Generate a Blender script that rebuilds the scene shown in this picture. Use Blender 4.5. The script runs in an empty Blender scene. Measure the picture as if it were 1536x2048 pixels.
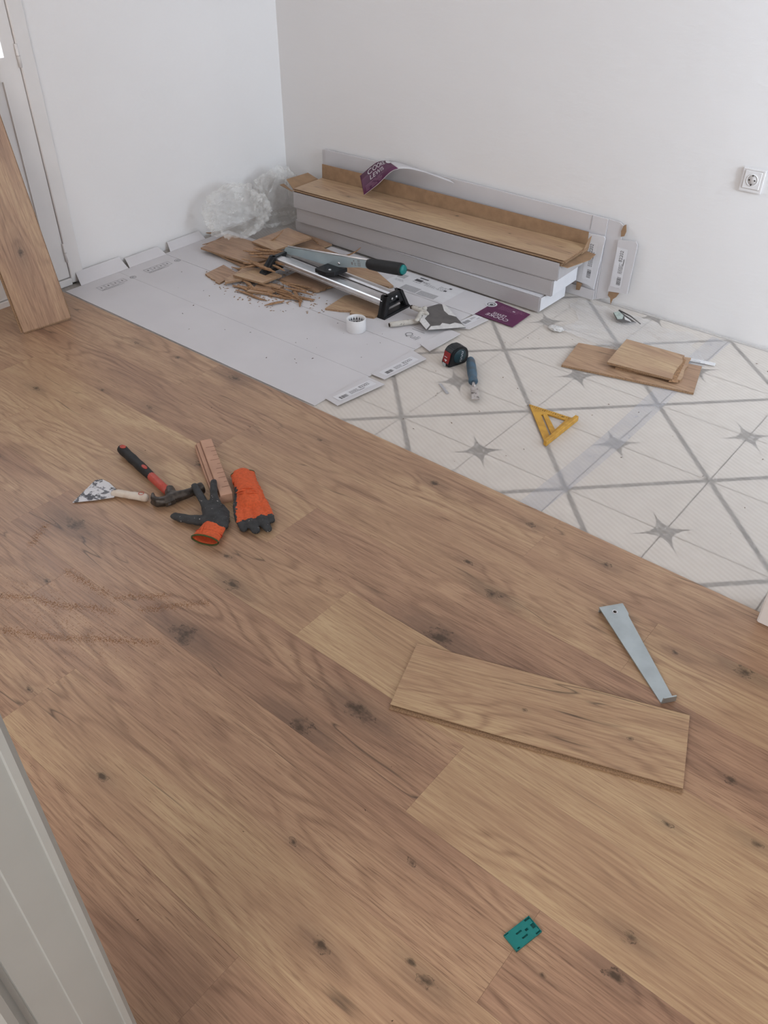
import bpy, bmesh, math, random
from mathutils import Vector, Matrix, noise

random.seed(7)
SC = bpy.context.scene
COL = SC.collection
R = math.radians

# ------------------------------------------------------------------ camera
YAW = -0.69005
PITCH, ROLL = 0.66928, 0.0027177
H = 1.4424


def _rot(v):
    c, s = math.cos(YAW), math.sin(YAW)
    return Vector((c * v[0] + s * v[1], -s * v[0] + c * v[1], v[2]))


_f = Vector((0, math.cos(PITCH), -math.sin(PITCH)))
_r = Vector((1, 0, 0))
_u = _r.cross(_f)
_c, _s = math.cos(ROLL), math.sin(ROLL)
_r2 = _c * _r + _s * _u
_u2 = -_s * _r + _c * _u
fr, up, fw = _rot(_r2), _rot(_u2), _rot(_f)
cam_d = bpy.data.cameras.new('camera')
cam = bpy.data.objects.new('camera', cam_d)
COL.objects.link(cam)
M = Matrix((fr, up, -fw)).transposed().to_4x4()
M.translation = Vector((0, 0, H))
cam.matrix_world = M
cam_d.sensor_fit = 'VERTICAL'
cam_d.sensor_height = 36
cam_d.lens = 1687.63 / 2048 * 36
cam_d.clip_start = 0.02
SC.camera = cam

# ------------------------------------------------------------------ world, lights, exposure
SC.view_settings.view_transform = 'Standard'
SC.view_settings.look = 'None'
SC.view_settings.gamma = 1
SC.view_settings.use_curve_mapping = False
SC.view_settings.exposure = -0.43
SC.cycles.use_denoising = True
SC.cycles.max_bounces = 10
SC.cycles.transparent_max_bounces = 24
SC.cycles.caustics_reflective = False
SC.cycles.caustics_refractive = False
SC.cycles.sample_clamp_indirect = 6

w = bpy.data.worlds.new('sky')
SC.world = w
w.use_nodes = True
w.node_tree.nodes['Background'].inputs[0].default_value = (0.72, 0.84, 1.0, 1)
w.node_tree.nodes['Background'].inputs[1].default_value = 1.6


def area_light(name, loc, direction, sx, sy, power, color, spread=180):
    ld = bpy.data.lights.new(name, 'AREA')
    ld.shape = 'RECTANGLE'
    ld.size, ld.size_y = sx, sy
    ld.energy = power
    ld.color = color
    ld.spread = R(spread)
    o = bpy.data.objects.new(name, ld)
    o.location = loc
    o.rotation_euler = Vector(direction).to_track_quat('-Z', 'Y').to_euler()
    COL.objects.link(o)
    return o


# daylight coming in at the room's windows (each lamp sits in its opening)
area_light('window_daylight', (1.76, 2.36, 1.46), (-0.80, 0.60, -0.04), 0.98, 1.28, 70, (0.76, 0.875, 1.0), 104)
area_light('side_window_daylight', (1.76, 0.1, 1.45), (-1, 0.1, -0.25), 1.9, 1.2, 8, (1.0, 0.97, 0.92))
area_light('rear_window_daylight', (-0.15, -1.54, 1.5), (-0.1, 1, -0.2), 1.9, 1.2, 56, (1.0, 0.945, 0.90))
area_light('door_pane_daylight', (-3.193, 1.380, 1.38), (1, 0, -0.05), 0.66, 1.06, 9, (0.86, 0.93, 1.0))

# ------------------------------------------------------------------ node helpers


class NT:
    def __init__(self, tree):
        self.t = tree

    def n(self, typ, ins=None, **props):
        nd = self.t.nodes.new(typ)
        for k, v in props.items():
            setattr(nd, k, v)
        for k, v in (ins or {}).items():
            s = nd.inputs[k]
            if hasattr(v, 'is_output') or isinstance(v, bpy.types.NodeSocket):
                self.t.links.new(v, s)
            else:
                if isinstance(v, tuple) and len(v) == 3 and s.type == 'RGBA':
                    v = v + (1,)
                s.default_value = v
        return nd

    def m(self, op, a, b=0.0, c=None, clamp=False):
        ins = {0: a, 1: b}
        if c is not None:
            ins[2] = c
        nd = self.n('ShaderNodeMath', ins, operation=op)
        nd.use_clamp = clamp
        return nd.outputs[0]

    def noise(self, vec, scale, detail=2.0, rough=0.5):
        return self.n('ShaderNodeTexNoise', {'Vector': vec, 'Scale': scale, 'Detail': detail, 'Roughness': rough}).outputs['Fac']

    def mapping(self, vec, scale, loc=(0, 0, 0), rot=(0, 0, 0)):
        return self.n('ShaderNodeMapping', {'Vector': vec, 'Scale': scale, 'Location': loc, 'Rotation': rot}).outputs[0]

    def ramp(self, fac, stops):
        nd = self.n('ShaderNodeValToRGB', {'Fac': fac})
        cr = nd.color_ramp
        while len(cr.elements) < len(stops):
            cr.elements.new(0.5)
        for e, (p, c) in zip(cr.elements, stops):
            e.position = p
            e.color = (c, c, c, 1) if isinstance(c, (int, float)) else tuple(c) + (1,)
        return nd.outputs[0]

    def mix(self, fac, a, b, blend='MIX'):
        nd = self.n('ShaderNodeMix', data_type='RGBA', blend_type=blend)
        for idx, v in ((0, fac), (6, a), (7, b)):
            s = nd.inputs[idx]
            if isinstance(v, bpy.types.NodeSocket):
                self.t.links.new(v, s)
            else:
                s.default_value = v + (1,) if isinstance(v, tuple) and len(v) == 3 else v
        return nd.outputs[2]

    def link(self, a, b):
        self.t.links.new(a, b)


def new_mat(name):
    m = bpy.data.materials.new(name)
    m.use_nodes = True
    nt = NT(m.node_tree)
    bs = m.node_tree.nodes['Principled BSDF']
    return m, nt, bs


def bump(nt, bs, h, strength, dist=0.002):
    b = nt.n('ShaderNodeBump', {'Height': h, 'Strength': strength, 'Distance': dist})
    nt.link(b.outputs[0], bs.inputs['Normal'])


def plain(name, col, rough=0.5, metal=0.0, var=0.12, scale=40, bmp=0.0, spec=0.4, col2=None, detail=3.0):
    """procedural base: colour broken up by noise, optional relief"""
    m, nt, bs = new_mat(name)
    co = nt.n('ShaderNodeTexCoord').outputs['Object']
    f = nt.noise(co, scale, detail)
    c2 = col2 or tuple(max(0, c * (1 - var * 2)) for c in col)
    fac = nt.ramp(f, [(0.35, 0.0), (0.65, 1.0)])
    nt.link(nt.mix(fac, col, c2), bs.inputs['Base Color'])
    bs.inputs['Roughness'].default_value = rough
    bs.inputs['Metallic'].default_value = metal
    bs.inputs['Specular IOR Level'].default_value = spec
    if bmp:
        bump(nt, bs, nt.noise(co, scale * 3, 3), bmp)
    return m


def splatter(name, base, spots, thr=0.55, scale=60, rough=0.6, metal=0.0, base2=None, stretch=(1, 1, 1), bmp=0.3):
    m, nt, bs = new_mat(name)
    co = nt.mapping(nt.n('ShaderNodeTexCoord').outputs['Object'], stretch)
    f = nt.noise(co, scale, 5, 0.62)
    fac = nt.ramp(f, [(thr - 0.03, 0.0), (thr + 0.03, 1.0)])
    b2 = base2 or tuple(c * 0.7 for c in base)
    g = nt.noise(co, scale * 0.5, 3)
    bc = nt.mix(nt.ramp(g, [(0.4, 0.0), (0.6, 1.0)]), base, b2)
    nt.link(nt.mix(fac, bc, spots), bs.inputs['Base Color'])
    bs.inputs['Roughness'].default_value = rough
    if metal:
        inv = nt.m('MULTIPLY', nt.m('SUBTRACT', 1.0, fac), metal)
        nt.link(inv, bs.inputs['Metallic'])
    if bmp:
        bump(nt, bs, f, bmp, 0.003)
    return m


def wood_mat(name, dark, mid, light, gloss=0.38):
    m, nt, bs = new_mat(name)
    co = nt.n('ShaderNodeTexCoord').outputs['Object']
    rnd = nt.n('ShaderNodeObjectInfo').outputs['Random']
    off = nt.n('ShaderNodeCombineXYZ', {0: nt.m('MULTIPLY', rnd, 37.3), 1: nt.m('MULTIPLY', rnd, 91.7), 2: nt.m('MULTIPLY', rnd, 13.1)}).outputs[0]
    p = nt.n('ShaderNodeVectorMath', {0: co, 1: off}, operation='ADD').outputs[0]
    sp = nt.n('ShaderNodeSeparateXYZ', {0: co})
    px, py = sp.outputs[0], sp.outputs[1]
    # knots given per plank as (x, y, radius)
    core_sum = halo_sum = ph_sum = None
    kn_n = nt.noise(nt.mapping(p, (32, 60, 1)), 1.0, 3, 0.6)
    kn_n2 = nt.noise(nt.mapping(p, (40, 75, 1)), 1.0, 3, 0.6)
    for kn in ('knot_a', 'knot_b', 'knot_c', 'knot_d'):
        at = nt.n('ShaderNodeAttribute', attribute_type='OBJECT', attribute_name=kn).outputs['Vector']
        s3 = nt.n('ShaderNodeSeparateXYZ', {0: at})
        kr = nt.m('MAXIMUM', s3.outputs[2], 0.0006)
        wob = nt.m('MULTIPLY', nt.m('SUBTRACT', kn_n, 0.5), 2.2)
        wobm = nt.ramp(kn_n2, [(0.42, 0.0), (0.58, 1.0)])
        dx = nt.m('DIVIDE', nt.m('SUBTRACT', px, s3.outputs[0]), nt.m('MULTIPLY', kr, 1.5))
        dy = nt.m('DIVIDE', nt.m('SUBTRACT', py, s3.outputs[1]), kr)
        d2 = nt.m('ADD', nt.m('MULTIPLY', dx, dx), nt.m('MULTIPLY', dy, dy))
        d = nt.m('ADD', nt.m('SQRT', d2), wob)
        core = nt.m('SUBTRACT', 1.0, nt.m('MULTIPLY', d, 1.05), clamp=True)
        rim = nt.m('SUBTRACT', 1.0, nt.m('MULTIPLY', nt.m('ABSOLUTE', nt.m('SUBTRACT', d, 0.75)), 7.0), clamp=True)
        core = nt.m('MAXIMUM', nt.m('MULTIPLY', core, 0.85), nt.m('MULTIPLY', rim, nt.m('MULTIPLY', wobm, 0.75)))
        dxx = nt.m('DIVIDE', nt.m('ADD', dx, nt.m('MULTIPLY', wob, 1.5)), 2.8)
        h2 = nt.m('ADD', nt.m('MULTIPLY', dxx, dxx), nt.m('MULTIPLY', nt.m('MULTIPLY', dy, dy), 0.5))
        halo = nt.m('DIVIDE', 1.0, nt.m('ADD', 1.0, nt.m('MULTIPLY', h2, h2)))
        phq = nt.m('MULTIPLY', nt.m('DIVIDE', 1.0, nt.m('ADD', 1.0, nt.m('MULTIPLY', h2, 0.35))), nt.m('MINIMUM', nt.m('MULTIPLY', kr, 650.0), 9.0))
        halo = nt.m('MULTIPLY', halo, nt.m('MINIMUM', nt.m('MULTIPLY', kr, 45.0), 1.0))
        core_sum = core if core_sum is None else nt.m('MAXIMUM', core_sum, core)
        halo_sum = halo if halo_sum is None else nt.m('MAXIMUM', halo_sum, halo)
        ph_sum = phq if ph_sum is None else nt.m('ADD', ph_sum, phq)
    # growth rings / cathedral figure
    n1 = nt.noise(nt.mapping(p, (1.0, 6.0, 1.0)), 1.25, 2, 0.45)
    n2 = nt.noise(nt.mapping(p, (3.0, 20.0, 1.0)), 1.5, 2, 0.5)
    phase = nt.m('ADD', nt.m('MULTIPLY', n1, 88.0), nt.m('MULTIPLY', py, 60.0))
    phase = nt.m('ADD', phase, nt.m('ADD', nt.m('MULTIPLY', n2, 3.0), ph_sum))
    ring = nt.m('ADD', nt.m('MULTIPLY', nt.m('SINE', phase), 0.5), 0.5)
    ring = nt.m('POWER', ring, 3.2)
    ringamt = nt.noise(nt.mapping(p, (1.2, 5.0, 1.0)), 2.2, 1)
    ringamt = nt.ramp(ringamt, [(0.38, 0.12), (0.66, 0.75)])
    fine = nt.noise(nt.mapping(p, (7.0, 230.0, 1.0)), 1.0, 3, 0.6)
    pores = nt.noise(nt.mapping(p, (22.0, 520.0, 1.0)), 1.0, 2, 0.5)
    pores = nt.ramp(pores, [(0.55, 0.0), (0.64, 1.0)])
    patch = nt.noise(nt.mapping(p, (1.3, 6.0, 1.0)), 1.6, 3)
    patch = nt.ramp(patch, [(0.32, 0.0), (0.70, 1.0)])
    pk = nt.m('MULTIPLY', pores, nt.m('ADD', nt.m('MULTIPLY', patch, 0.50), 0.15))
    v = nt.m('ADD', nt.m('MULTIPLY', nt.m('SUBTRACT', ring, 0.35), nt.m('MULTIPLY', ringamt, -0.42)), nt.m('MULTIPLY', nt.m('SUBTRACT', fine, 0.5), 0.95))
    v = nt.m('ADD', v, nt.m('ADD', nt.m('MULTIPLY', nt.m('SUBTRACT', patch, 0.5), 0.34), 0.50))
    v = nt.m('SUBTRACT', v, nt.m('MULTIPLY', pk, 0.55))
    tint = nt.n('ShaderNodeAttribute', attribute_type='OBJECT', attribute_name='tone').outputs['Fac']
    v = nt.m('ADD', v, tint, clamp=True)
    nd = nt.n('ShaderNodeValToRGB', {'Fac': v})
    cr = nd.color_ramp
    cr.elements.new(0.5)
    for e, (pp, c) in zip(cr.elements, ((0.0, dark), (0.5, mid), (1.0, light))):
        e.position = pp
        e.color = tuple(c) + (1,)
    colr = nd.outputs[0]
    hue = nt.m('ADD', nt.m('MULTIPLY', tint, 3.0), nt.m('MULTIPLY', nt.m('SUBTRACT', patch, 0.5), 0.5), clamp=False)
    hue = nt.m('ADD', hue, 0.5, clamp=True)
    colr = nt.mix(1.0, colr, nt.mix(hue, (1.0, 0.960, 0.980), (1.0, 1.02, 0.95)), 'MULTIPLY')
    # greyish heartwood shadowing round the knots, dark cores and hairline checks
    greyc = tuple(c * 0.52 for c in dark)
    colr = nt.mix(nt.m('MULTIPLY', halo_sum, 0.55), colr, (greyc[0] * 1.1, greyc[1] * 1.2, greyc[2] * 1.4))
    corec = nt.ramp(nt.m('ADD', core_sum, nt.m('MULTIPLY', nt.m('SUBTRACT', nt.noise(p, 160, 2), 0.5), 0.5)), [(0.15, 0.0), (0.75, 0.85)])
    colr = nt.mix(corec, colr, (0.055, 0.038, 0.024))
    c1 = nt.noise(nt.mapping(p, (0.8, 9.0, 1.0)), 1.0, 3, 0.5)
    line = nt.m('ABSOLUTE', nt.m('SUBTRACT', c1, 0.5))
    line = nt.ramp(line, [(0.0, 1.0), (0.0065, 0.0)])
    msk = nt.ramp(nt.noise(nt.mapping(p, (2.2, 9.0, 1.0)), 1.3, 2), [(0.54, 0.0), (0.62, 1.0)])
    ck = nt.m('MULTIPLY', nt.m('MULTIPLY', line, msk), 0.75)
    colr = nt.mix(ck, colr, (0.06, 0.04, 0.028))
    nt.link(colr, bs.inputs['Base Color'])
    rr = nt.m('ADD', gloss, nt.m('MULTIPLY', nt.m('SUBTRACT', fine, 0.5), 0.25))
    nt.link(rr, bs.inputs['Roughness'])
    bs.inputs['Specular IOR Level'].default_value = 0.38
    hgt = nt.m('SUBTRACT', nt.m('MULTIPLY', fine, 0.5), nt.m('ADD', nt.m('MULTIPLY', pores, 0.5), ck))
    bump(nt, bs, hgt, 0.12, 0.001)
    return m


# ------------------------------------------------------------------ materials
MAT = {}
MAT['oak'] = wood_mat('oak_laminate', (0.220, 0.131, 0.083), (0.420, 0.264, 0.169), (0.600, 0.425, 0.270))
MAT['hdf'] = plain('hdf_core', (0.40, 0.25, 0.145), 0.8, var=0.2, scale=300)
MAT['hdf_pale'] = plain('torn_fibreboard', (0.41, 0.235, 0.125), 0.85, var=0.22, scale=120, bmp=0.3)
MAT['hdf_back'] = plain('laminate_backing', (0.37, 0.215, 0.125), 0.7, var=0.1, scale=60)
MAT['kraft'] = plain('kraft_board', (0.36, 0.225, 0.130), 0.8, var=0.1, scale=30)
MAT['paint_white'] = plain('white_gloss_paint', (0.80, 0.77, 0.75), 0.35, var=0.02, scale=9, bmp=0.03)
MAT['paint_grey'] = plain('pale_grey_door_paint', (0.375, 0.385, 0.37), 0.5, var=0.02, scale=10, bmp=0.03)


def wall_mat():
    m, nt, bs = new_mat('white_plaster_wall')
    co = nt.n('ShaderNodeTexCoord').outputs['Object']
    f = nt.noise(co, 1.1, 3)
    nt.link(nt.mix(nt.ramp(f, [(0.3, 0.0), (0.7, 1.0)]), (0.85, 0.83, 0.82), (0.82, 0.80, 0.79)), bs.inputs['Base Color'])
    bs.inputs['Roughness'].default_value = 0.85
    bs.inputs['Specular IOR Level'].default_value = 0.2
    h = nt.m('ADD', nt.noise(nt.mapping(co, (22, 22, 55)), 1.0, 4, 0.55), nt.m('MULTIPLY', nt.noise(co, 3.5, 2), 1.4))
    bump(nt, bs, h, 0.32, 0.004)
    return m


MAT['wall'] = wall_mat()


def tile_mat():
    m, nt, bs = new_mat('star_pattern_tile')
    co = nt.n('ShaderNodeTexCoord').outputs['Object']
    s = nt.n('ShaderNodeSeparateXYZ', {0: co})
    x, y = s.outputs[0], s.outputs[1]
    wob = nt.m('MULTIPLY', nt.m('SUBTRACT', nt.noise(co, 120, 2), 0.5), 0.005)
    # broad band along the diagonal
    dg = nt.m('ADD', nt.m('ABSOLUTE', nt.m('SUBTRACT', x, y)), wob)
    band = nt.ramp(dg, [(0.0105, 1.0), (0.0125, 0.0)])
    # four pointed star in the two other corners (quarter per tile)
    out = band
    for sx, sy in ((-1, 1), (1, -1)):
        ax = nt.m('ABSOLUTE', nt.m('SUBTRACT', x, 0.15 * sx))
        ay = nt.m('ABSOLUTE', nt.m('SUBTRACT', y, 0.15 * sy))
        # star arms run on the diagonals: rotate by 45 deg, astroid curve
        a = nt.m('ABSOLUTE', nt.m('MULTIPLY', nt.m('ADD', ax, ay), 0.7071))
        b = nt.m('ABSOLUTE', nt.m('MULTIPLY', nt.m('SUBTRACT', ax, ay), 0.7071))
        q = nt.m('ADD', nt.m('POWER', nt.m('DIVIDE', a, 0.125), 0.37), nt.m('POWER', nt.m('DIVIDE', b, 0.125), 0.37))
        st = nt.ramp(nt.m('MULTIPLY', q, 0.5), [(0.492, 1.0), (0.508, 0.0)])
        out = nt.m('MAXIMUM', out, st)
    # thin printed frame next to the edges
    worn = nt.ramp(nt.noise(co, 90, 4), [(0.30, 0.35), (0.55, 1.0)])
    out = nt.m('MULTIPLY', out, worn)
    nt.link(nt.mix(out, (0.78, 0.72, 0.66), (0.012, 0.012, 0.018)), bs.inputs['Base Color'])
    bs.inputs['Roughness'].default_value = 0.6
    return m


MAT['tile'] = tile_mat()
MAT['screed'] = plain('screed', (0.16, 0.15, 0.15), 0.9, var=0.1, scale=30)


def foam_mat():
    m, nt, bs = new_mat('thin_foam_underlay')
    co = nt.n('ShaderNodeTexCoord').outputs['Object']
    bs.inputs['Base Color'].default_value = (0.83, 0.765, 0.70, 1)
    bs.inputs['Roughness'].default_value = 0.55
    wv = nt.n('ShaderNodeTexWave', {'Vector': nt.mapping(co, (1, 1, 1), rot=(0, 0, R(-67))), 'Scale': 22.0, 'Distortion': 0.6, 'Detail': 1.0}, wave_type='BANDS', bands_direction='X').outputs['Fac']
    bump(nt, bs, nt.m('ADD', nt.m('MULTIPLY', wv, 1.0), nt.m('MULTIPLY', nt.noise(co, 14, 3), 1.2)), 0.12, 0.003)
    tr = nt.n('ShaderNodeBsdfTransparent')
    cl = nt.noise(co, 5, 3)
    fac = nt.m('ADD', nt.ramp(cl, [(0.3, 0.55), (0.7, 0.66)]), nt.m('MULTIPLY', nt.m('SUBTRACT', wv, 0.5), 0.03))
    mx = nt.n('ShaderNodeMixShader', {0: fac, 1: bs.outputs[0], 2: tr.outputs[0]})
    nt.link(mx.outputs[0], m.node_tree.nodes['Material Output'].inputs[0])
    return m


MAT['foam'] = foam_mat()


def clear_mat(name, transp, rough=0.25, col=(0.85, 0.85, 0.86), noise_t=0.0, scale=8):
    m, nt, bs = new_mat(name)
    bs.inputs['Base Color'].default_value = col + (1,)
    bs.inputs['Roughness'].default_value = rough
    bs.inputs['Specular IOR Level'].default_value = 0.7
    tr = nt.n('ShaderNodeBsdfTransparent')
    co = nt.n('ShaderNodeTexCoord').outputs['Object']
    f = nt.m('ADD', transp, nt.m('MULTIPLY', nt.m('SUBTRACT', nt.noise(co, scale, 4), 0.5), noise_t), clamp=True)
    mx = nt.n('ShaderNodeMixShader', {0: f, 1: bs.outputs[0], 2: tr.outputs[0]})
    nt.link(mx.outputs[0], m.node_tree.nodes['Material Output'].inputs[0])
    return m


MAT['film'] = clear_mat('crumpled_clear_film', 0.80, 0.22, (0.88, 0.87, 0.84), 0.7, 14)
MAT['film_thin'] = clear_mat('clear_film_sheet', 0.80, 0.18, (0.86, 0.86, 0.88), 0.25, 10)
MAT['tape'] = clear_mat('translucent_tape', 0.74, 0.35, (0.66, 0.67, 0.74), 0.3, 30)
MAT['rubberplug'] = plain('tape_core', (0.62, 0.60, 0.60), 0.5, var=0.03)


def carton_mat(name, col, rough=0.4):
    m, nt, bs = new_mat(name)
    co = nt.n('ShaderNodeTexCoord').outputs['Object']
    f = nt.noise(nt.mapping(co, (1.5, 6, 6)), 2.2, 3)
    nt.link(nt.mix(nt.ramp(f, [(0.3, 0.0), (0.7, 1.0)]), col, tuple(c * 0.93 for c in col)), bs.inputs['Base Color'])
    bs.inputs['Roughness'].default_value = rough
    bs.inputs['Specular IOR Level'].default_value = 0.4
    bump(nt, bs, nt.noise(nt.mapping(co, (5, 30, 30)), 1.0, 3), 0.25, 0.003)
    return m


MAT['carton'] = carton_mat('white_printed_carton', (0.72, 0.71, 0.73))
MAT['carton_film_shaded'] = carton_mat('film_wrapped_carton_shaded', (0.47, 0.445, 0.445), 0.22)  # greyer than the white ends: shade of the box fronts put into the colour
MAT['sheet'] = plain('carton_sheet', (0.66, 0.635, 0.645), 0.65, var=0.025, scale=5)
MAT['label'] = plain('paper_label', (0.74, 0.73, 0.75), 0.6, var=0.02)
MAT['print_light'] = plain('pale_print', (0.73, 0.72, 0.73), 0.6, var=0.02)
MAT['print_grey'] = plain('grey_print', (0.47, 0.46, 0.47), 0.65, var=0.1, scale=300)
MAT['ink'] = plain('black_print', (0.09, 0.085, 0.09), 0.6, var=0.1, scale=400)
MAT['ink_soft'] = plain('faded_print', (0.30, 0.29, 0.30), 0.6, var=0.15, scale=400)
MAT['purple'] = plain('plum_print', (0.135, 0.022, 0.086), 0.35, var=0.25, scale=7, col2=(0.092, 0.016, 0.062))
MAT['white_ink'] = plain('white_print', (0.75, 0.72, 0.74), 0.5, var=0.05)
MAT['pink_ink'] = plain('pale_plum_print', (0.33, 0.15, 0.25), 0.5, var=0.1)
MAT['alu'] = plain('brushed_aluminium', (0.78, 0.77, 0.78), 0.32, 0.9, var=0.05, scale=25)
MAT['alu_dull'] = plain('dull_aluminium', (0.55, 0.53, 0.52), 0.42, 0.75, var=0.1, scale=25)
MAT['zinc'] = plain('zinc_plated_steel', (0.47, 0.52, 0.53), 0.36, 0.75, var=0.06, scale=18, col2=(0.40, 0.44, 0.45))
MAT['steel_plate'] = plain('galvanised_blade', (0.46, 0.56, 0.59), 0.34, 0.35, var=0.06, scale=14, col2=(0.41, 0.50, 0.54))
MAT['black_plastic'] = plain('black_plastic', (0.012, 0.013, 0.015), 0.42, var=0.1, scale=60)
MAT['dark_rubber'] = plain('black_rubber', (0.017, 0.017, 0.018), 0.6, var=0.15, scale=150, bmp=0.1)
MAT['teal'] = plain('teal_plastic', (0.010, 0.20, 0.19), 0.42, var=0.05)
MAT['teal_dark'] = plain('teal_recess', (0.006, 0.105, 0.10), 0.5, var=0.05)
MAT['orange_knit'] = plain('orange_knit', (0.72, 0.125, 0.04), 0.85, var=0.10, scale=160, bmp=0.5)
MAT['red_inner'] = plain('red_lining', (0.50, 0.05, 0.03), 0.9, var=0.1, scale=120)
MAT['green_band'] = plain('green_hem', (0.075, 0.095, 0.03), 0.85, var=0.1, scale=200)
MAT['glove_rubber'] = splatter('grey_latex', (0.040, 0.041, 0.043), (0.55, 0.53, 0.50), 0.675, 110, 0.75, base2=(0.028, 0.029, 0.031))
MAT['hammer_steel'] = splatter('worn_hammer_steel', (0.085, 0.070, 0.060), (0.60, 0.58, 0.55), 0.715, 130, 0.38, 0.5, (0.045, 0.037, 0.032))
MAT['red_sleeve'] = splatter('red_fibreglass', (0.50, 0.075, 0.05), (0.60, 0.50, 0.45), 0.70, 120, 0.5, base2=(0.42, 0.06, 0.04))
MAT['scraper_blade'] = splatter('paint_smeared_blade', (0.075, 0.075, 0.085), (0.66, 0.65, 0.67), 0.47, 38, 0.45, 0.3, (0.16, 0.16, 0.175))
MAT['scraper_grip'] = splatter('paint_caked_handle', (0.68, 0.61, 0.53), (0.16, 0.035, 0.03), 0.655, 60, 0.8, base2=(0.60, 0.50, 0.42))
MAT['plaster_grip'] = splatter('plaster_caked_grip', (0.55, 0.52, 0.47), (0.07, 0.065, 0.06), 0.62, 70, 0.9, base2=(0.48, 0.44, 0.39), bmp=0.8)
MAT['plaster_white'] = plain('dried_plaster', (0.70, 0.68, 0.66), 0.9, var=0.08, scale=60, bmp=0.5)
MAT['pale_green'] = plain('pale_green_plaster', (0.50, 0.56, 0.51), 0.8, var=0.15, scale=90, bmp=0.3)
MAT['putty_steel'] = plain('dull_putty_blade', (0.155, 0.145, 0.14), 0.5, 0.4, var=0.1, scale=30)
MAT['block_wood'] = plain('tapping_block_wood', (0.55, 0.325, 0.225), 0.7, var=0.08, scale=14, bmp=0.1)
MAT['block_dark'] = plain('tapping_block_groove', (0.23, 0.115, 0.075), 0.8, var=0.15, scale=40)
MAT['yellow'] = splatter('yellow_aluminium', (0.62, 0.335, 0.045), (0.05, 0.03, 0.01), 0.715, 90, 0.5, base2=(0.52, 0.27, 0.035), bmp=0.05)
MAT['dirt'] = plain('dark_grime', (0.035, 0.022, 0.012), 0.9)
MAT['red_plastic'] = plain('red_plastic', (0.28, 0.015, 0.015), 0.35, var=0.05)
MAT['teal_label'] = plain('dark_teal_label', (0.012, 0.035, 0.045), 0.4, var=0.1)
MAT['blue_grip'] = plain('blue_plastic_grip', (0.060, 0.125, 0.185), 0.45, var=0.2, scale=30, col2=(0.075, 0.085, 0.095))
MAT['chrome'] = splatter('spotted_chrome', (0.66, 0.63, 0.62), (0.12, 0.10, 0.09), 0.60, 90, 0.22, 1.0, (0.45, 0.42, 0.41), bmp=0.1)
MAT['white_plastic'] = plain('white_plastic', (0.76, 0.75, 0.755), 0.35, var=0.02)
MAT['socket_white'] = plain('socket_white', (0.80, 0.78, 0.775), 0.35, var=0.01)
MAT['socket_well'] = plain('socket_well', (0.60, 0.56, 0.54), 0.4, var=0.02)
MAT['hole'] = plain('dark_hole', (0.02, 0.015, 0.012), 0.6)
MAT['sawdust'] = plain('sawdust', (0.34, 0.155, 0.055), 0.9, var=0.2, scale=200)
MAT['chip'] = plain('wood_chip', (0.12, 0.062, 0.035), 0.9, var=0.3, scale=200)
MAT['skyglass'] = clear_mat('clear_glass', 0.9, 0.05, (0.9, 0.95, 1.0), 0.0)

# ------------------------------------------------------------------ object helpers


def link(o, parent=None):
    COL.objects.link(o)
    if parent is not None:
        o.parent = parent
    return o


def thing(name, label, cat, loc=(0, 0, 0), rz=0.0, group=None):
    o = bpy.data.objects.new(name, None)
    o.empty_display_size = 0.05
    o.location = loc
    o.rotation_euler = (0, 0, rz)
    COL.objects.link(o)
    return tag(o, label, cat, group)


def tag(o, label, cat, group=None):
    o['label'] = label
    o['category'] = cat
    if group:
        o['group'] = group
    return o


def structure(o):
    o['kind'] = 'structure'
    return o


def stuff(o):
    o['kind'] = 'stuff'
    return o


def finish(name, bm, mats, parent=None, smooth=False):
    me = bpy.data.meshes.new(name)
    bm.to_mesh(me)
    bm.free()
    if not isinstance(mats, (list, tuple)):
        mats = [mats]
    for m in mats:
        me.materials.append(MAT[m] if isinstance(m, str) else m)
    if smooth:
        for p in me.polygons:
            p.use_smooth = True
    return link(bpy.data.objects.new(name, me), parent)


def mesh(name, verts, faces, mats, parent=None, smooth=False, idx=None):
    bm = bmesh.new()
    vs = [bm.verts.new(v) for v in verts]
    for k, f in enumerate(faces):
        try:
            fc = bm.faces.new([vs[i] for i in f])
            if idx:
                fc.material_index = idx[k]
        except ValueError:
            pass
    bmesh.ops.recalc_face_normals(bm, faces=bm.faces)
    return finish(name, bm, mats, parent, smooth)


def bevel(bm, w, seg=1, ang=30):
    es = [e for e in bm.edges if len(e.link_faces) == 2 and e.calc_face_angle(0) > R(ang)]
    if es and w:
        bmesh.ops.bevel(bm, geom=es, offset=w, segments=seg, affect='EDGES', clamp_overlap=True)


def bm_box(c, s, rot=None):
    bm = bmesh.new()
    bmesh.ops.create_cube(bm, size=1)
    bmesh.ops.scale(bm, vec=s, verts=bm.verts)
    if rot:
        bmesh.ops.rotate(bm, cent=(0, 0, 0), matrix=rot, verts=bm.verts)
    bmesh.ops.translate(bm, vec=c, verts=bm.verts)
    return bm


def box(name, c, s, mat, parent=None, bv=0.0, seg=1, rot=None):
    bm = bm_box((0, 0, 0), s)
    bevel(bm, bv, seg)
    if rot:
        bmesh.ops.rotate(bm, cent=(0, 0, 0), matrix=rot, verts=bm.verts)
    bmesh.ops.translate(bm, vec=c, verts=bm.verts)
    return finish(name, bm, mat, parent)


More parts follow.
